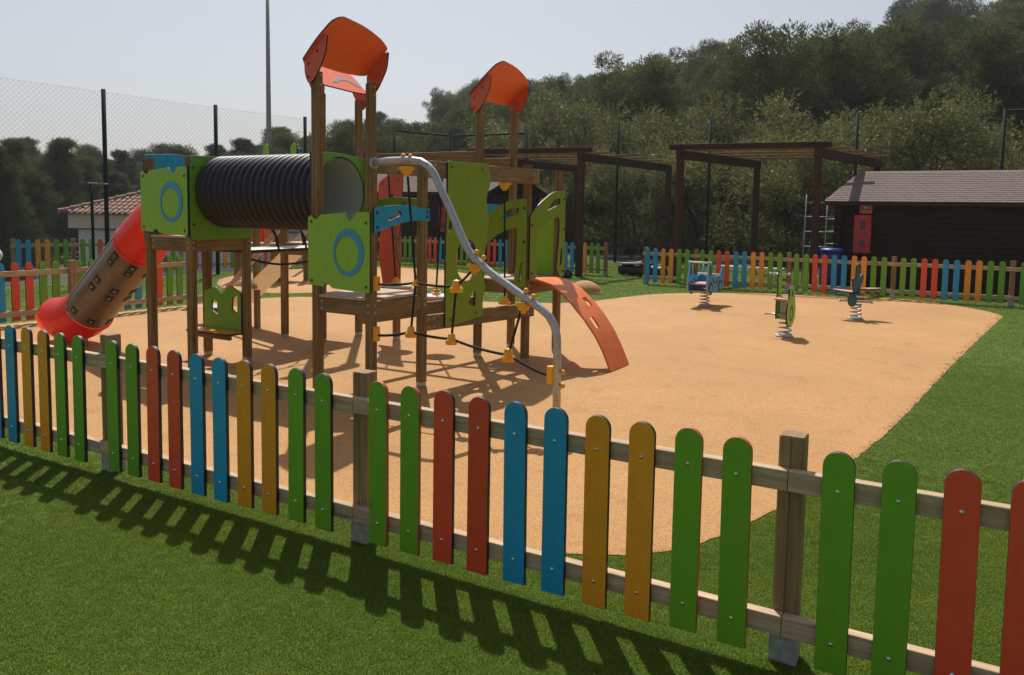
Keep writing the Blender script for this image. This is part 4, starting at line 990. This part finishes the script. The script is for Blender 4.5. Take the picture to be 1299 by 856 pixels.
MB().box(-2.31, -2.05, 19.535, 19.555, 1.69, 1.87).build('plate', SIGNRED, t)
for a, b, c, d_ in ((-2.30, -2.06, 1.693, 1.703), (-2.30, -2.06, 1.857, 1.867), (-2.30, -2.29, 1.703, 1.857), (-2.07, -2.06, 1.703, 1.857), (-2.28, -2.08, 1.715, 1.732), (-2.28, -2.10, 1.747, 1.762), (-2.23, -2.15, 1.80, 1.835)):
    MB().box(a, b, 19.531, 19.534, c, d_).build('print', WHITEP if c > 1.79 else PLATF, t)
# ladder-like scaffold frames, barrel, bench, roll, bundle, dome
t = thing('scaffold_frame', (-3.2, 19.9, 0), 'pale metal scaffold frame with rungs leaning between pergola and shed', 'scaffold')
for x, y, zt in ((-3.55, 19.9, 2.12), (-2.82, 19.9, 1.95), (-3.20, 20.7, 1.98), (-2.62, 20.7, 1.9)):
    MB().tube([(x, y, 0), (x+.03, y, zt)], .013, 8).build('upright', STEEL, t, smooth=True)
for z in (.2, .55, .9, 1.25, 1.6, 1.93):
    MB().tube([(-3.55, 19.9, z), (-2.80, 19.9, z)], .010, 8).build('rung', STEEL, t, smooth=True)
for z in (.95, 1.25, 1.55): MB().tube([(-3.20, 20.7, z), (-2.60, 20.7, z+.01)], .010, 8).build('rung', STEEL, t, smooth=True)
t = thing('barrel', (-2.76, 18.9, 0), 'blue plastic barrel with a lid behind the picket fence', 'barrel')
MB().lathe((-2.76, 18.9, 0), (0, 0, 1), [(0, .001), (0, .22), (.04, .235), (.25, .24), (.27, .25), (.30, .24), (.58, .24), (.60, .25), (.63, .24), (.80, .22), (.84, .19), (.85, .001)], 28).build('body', DBLUE, t, smooth=True)
MB().lathe((-2.76, 18.9, .82), (0, 0, 1), [(0, .235), (0, .25), (.06, .25), (.09, .21), (.095, .001)], 28).build('lid', DBLUE, t, smooth=True)
t = thing('bench', (-4.5, 18.9, 0), 'low white bench behind the far picket fence, near the car rider', 'bench')
MB().box(-5.25, -3.75, 18.72, 19.0, .38, .42).build('seat', WHITEP, t)
for x in (-5.1, -3.9): MB().box(x-.03, x+.03, 18.76, 18.96, 0, .38).build('leg', GALV, t)
t = thing('tarpaulin_roll', (-7.5, 19.4, 0), 'rolled black tarpaulin with a grey fold lying in the fence gap', 'tarpaulin')
pr_ = []
for i in range(15):
    f = i/14; pr_.append((-8.02+f*1.28, 19.55-.12*f, .15+.012*math.sin(f*13)))
MB().tube(pr_, [.135+.016*math.sin(i*2.1) for i in range(15)], 16).build('roll', TARP, t, smooth=True)
MB().bar((-7.95, 19.5, .315), (-7.15, 19.42, .345), .22, .035).build('fold', TARPG, t)
MB().tube([(-7.85, 19.62, .33), (-7.1, 19.58, .34)], .05, 10).build('fold_roll', TARP, t, smooth=True)
t = thing('cloth_bundle', (-9.2, 17.5, 0), 'dark bundle of bags and blue cloth lying by the fence', 'bundle')
def lump(name, c, rx, ry, rz, mat, parent, seed):
    rg = np.random.default_rng(seed); mb = MB(); mb.sphere((0, 0, 0), 1, 18, 10); V = []
    for (x, y, z) in mb.v:
        f = 1+.14*math.sin(3.1*x+seed)+.12*math.sin(4.3*y+2*seed)+.08*math.sin(7*z+x*5); V.append((c[0]+x*rx*f, c[1]+y*ry*f, max(.002, c[2]+z*rz*f)))
    mb.v = V; return mb.build(name, mat, parent, smooth=True)
lump('bag', (-9.45, 17.6, .10), .28, .2, .16, TARP, t, 3); lump('cloth', (-8.98, 17.45, .06), .36, .2, .10, CLOTHB, t, 5); lump('bag', (-8.7, 17.75, .09), .2, .16, .12, TARP, t, 8)
t = thing('rubber_dome', (-6.8, 14.75, 0), 'tan rubber play dome sitting on the turf', 'dome')
mb = MB(); mb.lathe((-6.8, 14.75, 0), (0, 0, 1), [(0, .33)]+[(.25*math.sin(a*math.pi/20), .33*math.cos(a*math.pi/20)+.001) for a in range(1, 11)], 36); mb.build('shell', RUBBER, t, smooth=True)
MB().lathe((-6.8, 14.75, 0), (0, 0, 1), [(.0, .36), (.03, .355), (.035, .32)], 36).build('rim', RUBBER, t, smooth=True)
t = thing('globe_light', (-13.1, 6.72, 0), 'white globe light on a short post behind the brown-railed fence', 'light')
MB().tube([(-13.1, 6.72, 0), (-13.1, 6.72, .70)], .03, 10).build('post', POSTG, t, smooth=True); MB().sphere((-13.1, 6.72, .82), .12, 20, 12).build('globe', WHITEP, t, smooth=True)

# ------------------------------------------------------------------ second playhouse beyond the grass strip
t = thing('playhouse', (-13.2, 13, .01), 'small playhouse with red and orange panels seen beneath the tunnel', 'playhouse')
for x, y in ((-12.15, 11.08), (-13.03, 12.57), (-12.95, 13.25), (-14.1, 12.3), (-14.0, 13.3)): post_mb(x, y, 0, 1.9, .11).build('post', WP_Z, t)
panel('orange_wall', [fillet([(0, 0), (.52, 0), (.52, .8), (0, .8)], .02)]+[circ(.20+.07*(i % 3), .12+.09*(i//3), .024, 8, .032) for i in range(9)], .03, [RAMP_O, DARKEDGE], t, (-13.45, 12.45, .86), (.86, .5, 0))
panel('red_wall', [fillet([(0, 0), (.5, 0), (.5, .8), (.25, .95), (0, .8)], .04)], .03, [REDGLOSS, DARKEDGE], t, (-13.86, 12.2, .86), (.86, .5, 0))
panel('green_wall', [fillet([(0, 0), (.62, 0), (.62, .5), (0, .5)], .03)], .03, [LIME, DARKEDGE], t, (-13.0, 13.3, 1.12), (.86, .5, 0))
MB().box(-14.1, -12.9, 12.3, 13.3, .78, .84).build('deck', PLATF, t)
panel('green_skirt', [fillet([(0, 0), (.3, 0), (.3, .9), (0, .9)], .03), circ(.08, .5, .05, 10, .15)], .03, [LIME, DARKEDGE], t, (-12.85, 13.4, .1), (.86, .5, 0))

# ------------------------------------------------------------------ lamp post, chain-link fences, house
t = thing('lamp_post', (-23.4, 22, -1.3), 'tall grey steel lamp post rising behind the black tunnel', 'lamp post')
MB().tube([(-23.4, 22, -1.3), (-23.4, 22, 3.6), (-23.4, 22, 10.4)], [.125, .10, .06], 16).build('pole', LAMPG, t, smooth=True)
MB().bar((-23.4, 22, 10.35), (-22.5, 21.6, 10.5), .14, .10).build('lamp_head', LAMPG, t)
def chain_fence(pts, z, label, postr=.045, pitch=.075, wr=.0013, rails=(), zs=0.0, skip=0):
    t = thing('chain_link_fence', (pts[0][0], pts[0][1], zs), label, 'fence')
    for x, y in pts[skip:]: MB().tube([(x, y, zs), (x, y, z)], postr, 10).build('post', POSTG, t, smooth=True)
    for i in range(len(pts)-1):
        a = Vector((*pts[i], 0)); b = Vector((*pts[i+1], 0)); W = (b-a).length; d = (b-a).normalized(); hh = z-.06-zs-.05
        V = []; F = []
        def wire(s0, h0, s1, h1, o):
            p = a+d*s0+Vector((0, 0, zs+.05+h0)); q = a+d*s1+Vector((0, 0, zs+.05+h1)); n_ = Vector((d.y, -d.x, 0)); k = len(V)
            u = ((q-p).normalized().cross(n_)).normalized()
            for e in (p, q): V.extend([e+u*wr+n_*o, e-u*wr+n_*(o+wr), e-u*wr+n_*(o-wr)])
            F.extend([(k, k+1, k+4, k+3), (k+1, k+2, k+5, k+4), (k+2, k, k+3, k+5)])
        step = pitch*math.sqrt(2); s = -hh
        while s < W:
            s0, h0, s1, h1 = s, 0, s+hh, hh
            if s0 < 0: h0 = -s0; s0 = 0
            if s1 > W: h1 = hh-(s1-W); s1 = W
            if s1 > s0+.01: wire(s0, h0, s1, h1, .002); wire(W-s0, h0, W-s1, h1, -.002)
            s += step
        for hgt in (.0, hh*.5, hh): wire(0, hgt, W, hgt, .0)
        me_ = MB(); me_.add(V, F); o = me_.build('wire_mesh', WIRE, t); tag(o, kind='stuff')
    for i in rails:
        MB().tube([(*pts[i], z-.03), (*pts[i+1], z-.03)], .028, 8).build('top_rail', POSTG, t, smooth=True)
    return t
chain_fence([(-15.9, 4.9), (-15.85, 7.65), (-15.8, 10.37), (-15.68, 13.1), (-15.45, 15.78)], 4.0, 'tall chain-link fence on green posts along the side near the tiled house')
chain_fence([(-15.45, 15.9), (-15.3, 19.32), (-14.7, 21.4), (-12.02, 21.6)], 4.0, 'chain-link fence with green top rails around the hidden shed corner', rails=(1, 2), pitch=.11, skip=1)
chain_fence([(-13.6, 24.35), (-10.18, 24.35), (-7.25, 24.6), (-3.08, 24.6), (.46, 25.2), (4.0, 25.2), (8, 25.2)], 4.5, 'tall chain-link fence on green posts behind the pergolas', rails=(4, 5), pitch=.11, wr=.0012)
t = thing('brace_post', (-15.6, 9.93, 0), 'thin black brace post with grey arm beside the fence post', 'post')
MB().tube([(-15.6, 9.93, 0), (-15.6, 9.93, 2.04)], .03, 8).build('pole', POSTG, t, smooth=True); MB().bar((-15.6, 9.85, 2.05), (-15.68, 10.33, 2.05), .04, .03).build('arm', LAMPG, t)

hu = Vector((math.cos(yaw), -math.sin(yaw), 0)); hv = Vector((math.sin(yaw), math.cos(yaw), 0)); hc = Vector((-29.4, 17.4, -1.32))
t = thing('house', tuple(hc), 'white rendered house with red-brown tiled hip roof beyond the chain-link fence', 'house')
def HP(u, v, z): return hc+hu*u+hv*v+Vector((0, 0, z))
mb = MB(); ZE = 2.60
def hbox(mb, u0, u1, v0, v1, z0, z1): mb.add([HP(u0, v0, z0), HP(u1, v0, z0), HP(u1, v1, z0), HP(u0, v1, z0), HP(u0, v0, z1), HP(u1, v0, z1), HP(u1, v1, z1), HP(u0, v1, z1)], [(0, 3, 2, 1), (4, 5, 6, 7), (0, 1, 5, 4), (1, 2, 6, 5), (2, 3, 7, 6), (3, 0, 4, 7)])
hbox(mb, .45, 9.0, .5, 8, 0, 2.0); mb.build('wall', RENDER_W, t)
mb = MB(); hbox(mb, .22, 9.4, .22, 8.3, 2.05, ZE-.03); mb.build('cornice', RENDER_C, t)
rise = 1.45; core = MB()
core.add([HP(0, 0, ZE), HP(10, 0, ZE), HP(6, 4, ZE+rise), HP(4, 4, ZE+rise), HP(10, 8.6, ZE), HP(0, 8.6, ZE)], [(0, 1, 2, 3), (1, 4, 2), (4, 5, 3, 2), (5, 0, 3), (0, 5, 4, 1)])
rf = core.build('roof', ROOFT, t)
mb = MB()
k = 0
for cu_ in np.arange(.12, 9.9, .21):
    vmax = min(4.0, cu_, 10-cu_); nrow = int(vmax/.36)+1
    for r_ in range(nrow):
        v0 = r_*.36; v1 = min(vmax, v0+.40)
        if v1-v0 < .06: continue
        z0 = ZE+rise*v0/4+.03+.012*random.random(); z1 = ZE+rise*v1/4+.015
        V = []
        for vv, zz, rr in ((v0, z0, .085), (v1, z1, .068)):
            for j in range(5): a_ = math.pi*j/4; V.append(HP(cu_+rr*math.cos(a_), vv, zz+rr*math.sin(a_)*.8))
        mb.add(V, [(j, j+1, 5+j+1, 5+j) for j in range(4)])
tag(mb.build('roof_tiles', ROOFT, rf), kind='stuff')
mb = MB()
for i in range(14):
    f0, f1 = i/14, (i+1.12)/14
    mb.tube([HP(4*f0, 4*f0, ZE+rise*f0+.06), HP(4*f1, 4*f1, ZE+rise*f1+.045)], [.11, .09], 8)
tag(mb.build('ridge_tiles', ROOFT, rf), kind='stuff')

# ------------------------------------------------------------------ trees
def quads_mesh(name, C, A, B, mat, tri=False):
    """C centres, A half-length vectors, B half-width vectors -> leaf shaped quads (diamonds)"""
    n = len(C); V = np.empty((n, 4, 3)); V[:, 0] = C-A; V[:, 1] = C+B; V[:, 2] = C+A; V[:, 3] = C-B
    me = bpy.data.meshes.new(name); me.vertices.add(n*4); me.vertices.foreach_set('co', V.reshape(-1).astype(np.float32))
    me.loops.add(n*4); me.loops.foreach_set('vertex_index', np.arange(n*4, dtype=np.int32))
    me.polygons.add(n); me.polygons.foreach_set('loop_start', np.arange(0, n*4, 4, dtype=np.int32))
    me.update(calc_edges=True); me.materials.append(mat); return me
def rand_unit(g, n):
    v = g.normal(size=(n, 3)); return v/np.linalg.norm(v, axis=1, keepdims=True)
def limb_tube(mb, p, q, r0, r1, g, n=7, wob=.12):
    P = []; p = np.array(p); q = np.array(q); L = np.linalg.norm(q-p)
    for i in range(5):
        t = i/4; w = g.normal(size=3)*wob*L*.25*math.sin(math.pi*t); P.append(tuple(p+(q-p)*t+w))
    mb.tube(P, [r0+(r1-r0)*i/4 for i in range(5)], n)
def pine(seed, h, cw, cb, nclump, nneed, ln, lw, kind):
    """trunk + crown meshes with base at the origin. cb: crown base fraction"""
    g = np.random.default_rng(seed); tr = MB(); lean = g.normal(size=2)*.05*h
    top = (lean[0], lean[1], h*.93)
    limb_tube(tr, (0, 0, -.6), top, .025*h+.03, .03, g, 8, .05)
    Cs, As, Bs = [], [], []
    for k in range(nclump):
        t = (k+.5)/nclump; z = h*(cb+(1-cb)*(t**.9)); f = (z/h-cb)/(1-cb)
        if kind == 'round': rad = cw*math.sqrt(max(.02, 1-(1.75*f-.72)**2*.9)) if f < .98 else cw*.25
        elif kind == 'cone': rad = cw*(1.02-f)**.75
        elif kind == 'wild': rad = cw*(.75+.35*math.sin(7*f+seed))*(1.04-f)**.55
        else: rad = cw*(.45+.75*f) if f < .8 else cw*.8
        a = k*2.399+g.uniform(-.5, .5); rr = rad*math.sqrt(g.uniform(.15, 1.0))
        c = np.array([lean[0]*z/h+rr*math.cos(a), lean[1]*z/h+rr*math.sin(a), min(h*.97, z+g.uniform(-.06, .06)*h)])
        base = np.array([lean[0]*z/h*.8, lean[1]*z/h*.8, max(h*cb*.8, c[2]-rr*.55-.3)])
        limb_tube(tr, base, c, .007*h*(1-.6*f)+.010, .008, g, 5, .15)
        s = cw*g.uniform(.18, .38)*(1.0 if f < .7 else 1.0-1.1*(f-.7))
        n = int(1.75*nneed*(s/(cw*.25))**2)
        d = rand_unit(g, n); rs = g.uniform(.25, 1.0, n)**(1/2.2)
        off = d*rs[:, None]*s*np.array([1.25, 1.25, .62]); off += np.sin(off[:, [1, 2, 0]]*4/s+k)*s*.22; off += g.normal(size=(n, 3))*s*.10
        Cs.append(c+off)
        o = d+np.array([0, 0, .55])+g.normal(size=(n, 3))*.55; o /= np.linalg.norm(o, axis=1, keepdims=True)
        b = np.cross(o, rand_unit(g, n)); b /= np.linalg.norm(b, axis=1, keepdims=True)+1e-9
        sc = g.uniform(.6, 1.35, n)[:, None]; As.append(o*ln*.5*sc); Bs.append(b*lw*.5*sc)
    me = quads_mesh('crown', np.concatenate(Cs), np.concatenate(As), np.concatenate(Bs), PINEL)
    o = tr.build('trunk', BARK, None, smooth=True); tm = o.data; bpy.data.objects.remove(o)
    return tm, me
def olive(seed, h, cw, nl, ln, lw):
    g = np.random.default_rng(seed); tr = MB(); Cs, As, Bs = [], [], []
    nst = 3
    tips = []
    for s in range(nst):
        a = s*2.1+g.uniform(-.4, .4); p = np.array([.12*math.cos(a), .12*math.sin(a), -.3]); q = np.array([cw*.35*math.cos(a), cw*.35*math.sin(a), h*.42])
        limb_tube(tr, p, q, .13, .08, g, 7, .2)
        for k in range(5):
            b = a+g.uniform(-1.3, 1.3); e = q+np.array([cw*.42*math.cos(b), cw*.42*math.sin(b), h*g.uniform(.05, .42)])
            limb_tube(tr, q, e, .07, .03, g, 5, .2); tips.append(e)
            for m_ in range(3):
                b2 = b+g.uniform(-1.5, 1.5); e2 = e+np.array([cw*.25*math.cos(b2), cw*.25*math.sin(b2), h*g.uniform(-.14, .16)])
                limb_tube(tr, e, e2, .03, .012, g, 4, .2); tips.append(e2)
    for k in range(16):                                    # low skirt so that no bare ground shows under the crown
        b = g.uniform(0, 6.283); tips.append(np.array([cw*.8*math.cos(b), cw*.8*math.sin(b), h*g.uniform(.06, .34)]))
    per = nl//len(tips)
    for c in tips:
        s = cw*g.uniform(.16, .32); n = int(per*(s/(cw*.24))**2)
        # twigs: short sprays of leaves
        nt_ = max(3, n//9); d = rand_unit(g, nt_); d[:, 2] = d[:, 2]*.8+.15
        tw0 = c+d*s*g.uniform(.2, .95, nt_)[:, None]; td = d+g.normal(size=(nt_, 3))*.5+np.array([0, 0, .25]); td /= np.linalg.norm(td, axis=1, keepdims=True)
        idx = np.repeat(np.arange(nt_), 9); tt = np.tile(np.linspace(0, 1, 9), nt_)
        C = tw0[idx]+td[idx]*(tt*.38)[:, None]+g.normal(size=(len(idx), 3))*.02
        o = td[idx]*.7+rand_unit(g, len(idx))*.9+np.array([0, 0, .1]); o /= np.linalg.norm(o, axis=1, keepdims=True)
        b = np.cross(o, rand_unit(g, len(idx))); b /= np.linalg.norm(b, axis=1, keepdims=True)+1e-9
        sc = g.uniform(.6, 1.3, len(idx))[:, None]; Cs.append(C+o*ln*.5); As.append(o*ln*.5*sc); Bs.append(b*lw*.5*sc)
    me = quads_mesh('crown', np.concatenate(Cs), np.concatenate(As), np.concatenate(Bs), OLIVEL)
    o = tr.build('trunk', BARK, None, smooth=True); tm = o.data; bpy.data.objects.remove(o)
    return tm, me
def plant_tree(name, meshes, x, y, z, sc, rz, label, cat, group, sz=1.0):
    t = thing(name, (x, y, z), label, cat, group, rz); t.scale = (sc, sc, sc*sz)
    for n_, m_ in zip(('trunk', 'crown'), meshes):
        o = bpy.data.objects.new(n_, m_); col.objects.link(o); o.parent = t
    return t
PINES = [(pine(11, 8.5, 2.7, .36, 52, 420, .19, .045, 'round'), 'round'), (pine(12, 9.0, 2.2, .30, 54, 400, .19, .045, 'cone'), 'cone'),
         (pine(13, 9.5, 3.0, .52, 46, 460, .19, .045, 'umb'), 'umb'), (pine(14, 8.0, 2.9, .28, 58, 400, .19, .045, 'round'), 'round'), (pine(15, 8.8, 2.4, .44, 44, 420, .19, .045, 'round'), 'round'), (pine(16, 9.4, 2.6, .50, 42, 420, .19, .045, 'umb'), 'umb')]
FINEP = [(pine(21, 7.5, 2.5, .10, 84, 430, .15, .034, 'wild'), 'round'), (pine(22, 8.2, 2.1, .08, 80, 430, .15, .034, 'cone'), 'cone'), (pine(24, 7.8, 2.7, .14, 84, 430, .15, .034, 'wild'), 'round')]
OLV = [olive(31, 5.4, 2.5, 24000, .14, .042), olive(32, 4.8, 2.7, 24000, .14, .042), olive(33, 6.0, 2.3, 24000, .14, .042)]
PLAB = {'round': ('dense round-crowned pine on the wooded hillside', 'round pines on the hillside'), 'cone': ('narrow pointed pine on the wooded hillside', 'pointed pines on the hillside'), 'umb': ('tall flat-topped pine with bare trunk on the wooded hillside', 'flat-topped pines on the hillside')}
def azp(px): return yaw+math.atan((px-649.5)/1020.0)
g = np.random.default_rng(99); placed = []
def try_place(x, y, dmin):
    for (a, b) in placed:
        if (a-x)**2+(b-y)**2 < dmin*dmin: return False
    placed.append((x, y)); return True
# hillside pines
cnt = 0; att = 0
while cnt < 235 and att < 9000:
    att += 1
    px = g.uniform(430, 1420); r = math.sqrt(g.uniform(40**2, 128**2)); a = azp(px); x, y = r*math.sin(a), r*math.cos(a)
    if not try_place(x, y, 3.4+r*.016): continue
    k = int(g.integers(0, 6)); k = int(g.integers(0, 6)) if k == 1 else k; m_, kd = PINES[k]; lb, gp = PLAB[kd]
    hs_ = g.uniform(.72, 1.12) * (.8 if px < 560 else 1.0)
    plant_tree('pine_tree', m_, x, y, float(terrain(x, y))-.1, hs_, g.uniform(0, 6.283), lb, 'tree', gp, g.uniform(.9, 1.12)); cnt += 1
# dark pines on the lower flat land to the left
cnt = 0; att = 0
while cnt < 125 and att < 7000:
    att += 1
    px = g.uniform(-120, 500); r = math.sqrt(g.uniform(37**2, 92**2)); a = azp(px); x, y = r*math.sin(a), r*math.cos(a)
    if r < 46 and px > 30 and px < 330 : continue
    if not try_place(x, y, 2.9): continue
    m_, kd = FINEP[int(g.integers(0, 3))]
    lb, gp = ('dark bushy pine beyond the tiled house', 'bushy pines beyond the house') if kd == 'round' else ('dark pointed pine beyond the tiled house', 'pointed pines beyond the house')
    hs_ = (2.9+.056*r)*g.uniform(.82, 1.1)/7.8*(1.0+.25*max(0, (px-280)/220))
    plant_tree('pine_tree', m_, x, y, float(terrain(x, y))-.1, hs_, g.uniform(0, 6.283), lb, 'tree', gp, g.uniform(.9, 1.1)); cnt += 1
# olive-like trees in a belt behind the back fence
cnt = 0; att = 0
while cnt < 38 and att < 3000:
    att += 1
    x = g.uniform(-19, 15); y = g.uniform(27.2, 37.5)
    if not try_place(x, y, 2.35): continue
    k = int(g.integers(0, 3)); sc = g.uniform(.58, 1.0)*(1.0 if y < 32 else 1.3)
    tall = sc*(5.4, 4.8, 6.0)[k] > 4.7
    plant_tree('olive_tree', OLV[k], x, y, float(terrain(x, y))-.05, sc, g.uniform(0, 6.283), 'tall pale olive-green leafy tree behind the back chain-link fence' if tall else 'low bushy olive-green tree close behind the back chain-link fence', 'tree', 'tall leafy trees behind the back fence' if tall else 'low leafy trees behind the back fence'); cnt += 1

# ------------------------------------------------------------------ thin haze in the air
mb = MB(); mb.box(-1000, 1000, -1000, 1300, -4.0, 46.0); hz = mb.build('haze', [], None)
hm = bpy.data.materials.new('haze_air'); hm.use_nodes = True; hn = hm.node_tree; hn.nodes.clear()
pv = hn.nodes.new('ShaderNodeVolumePrincipled'); pv.inputs['Color'].default_value = (0.93, 0.95, 1.0, 1); pv.inputs['Density'].default_value = 0.00055; pv.inputs['Anisotropy'].default_value = 0.3
ho = hn.nodes.new('ShaderNodeOutputMaterial'); hn.links.new(pv.outputs[0], ho.inputs['Volume']); hz.data.materials.append(hm)
tag(hz, 'thin pale haze in the air over the hillside', 'haze', kind='stuff')
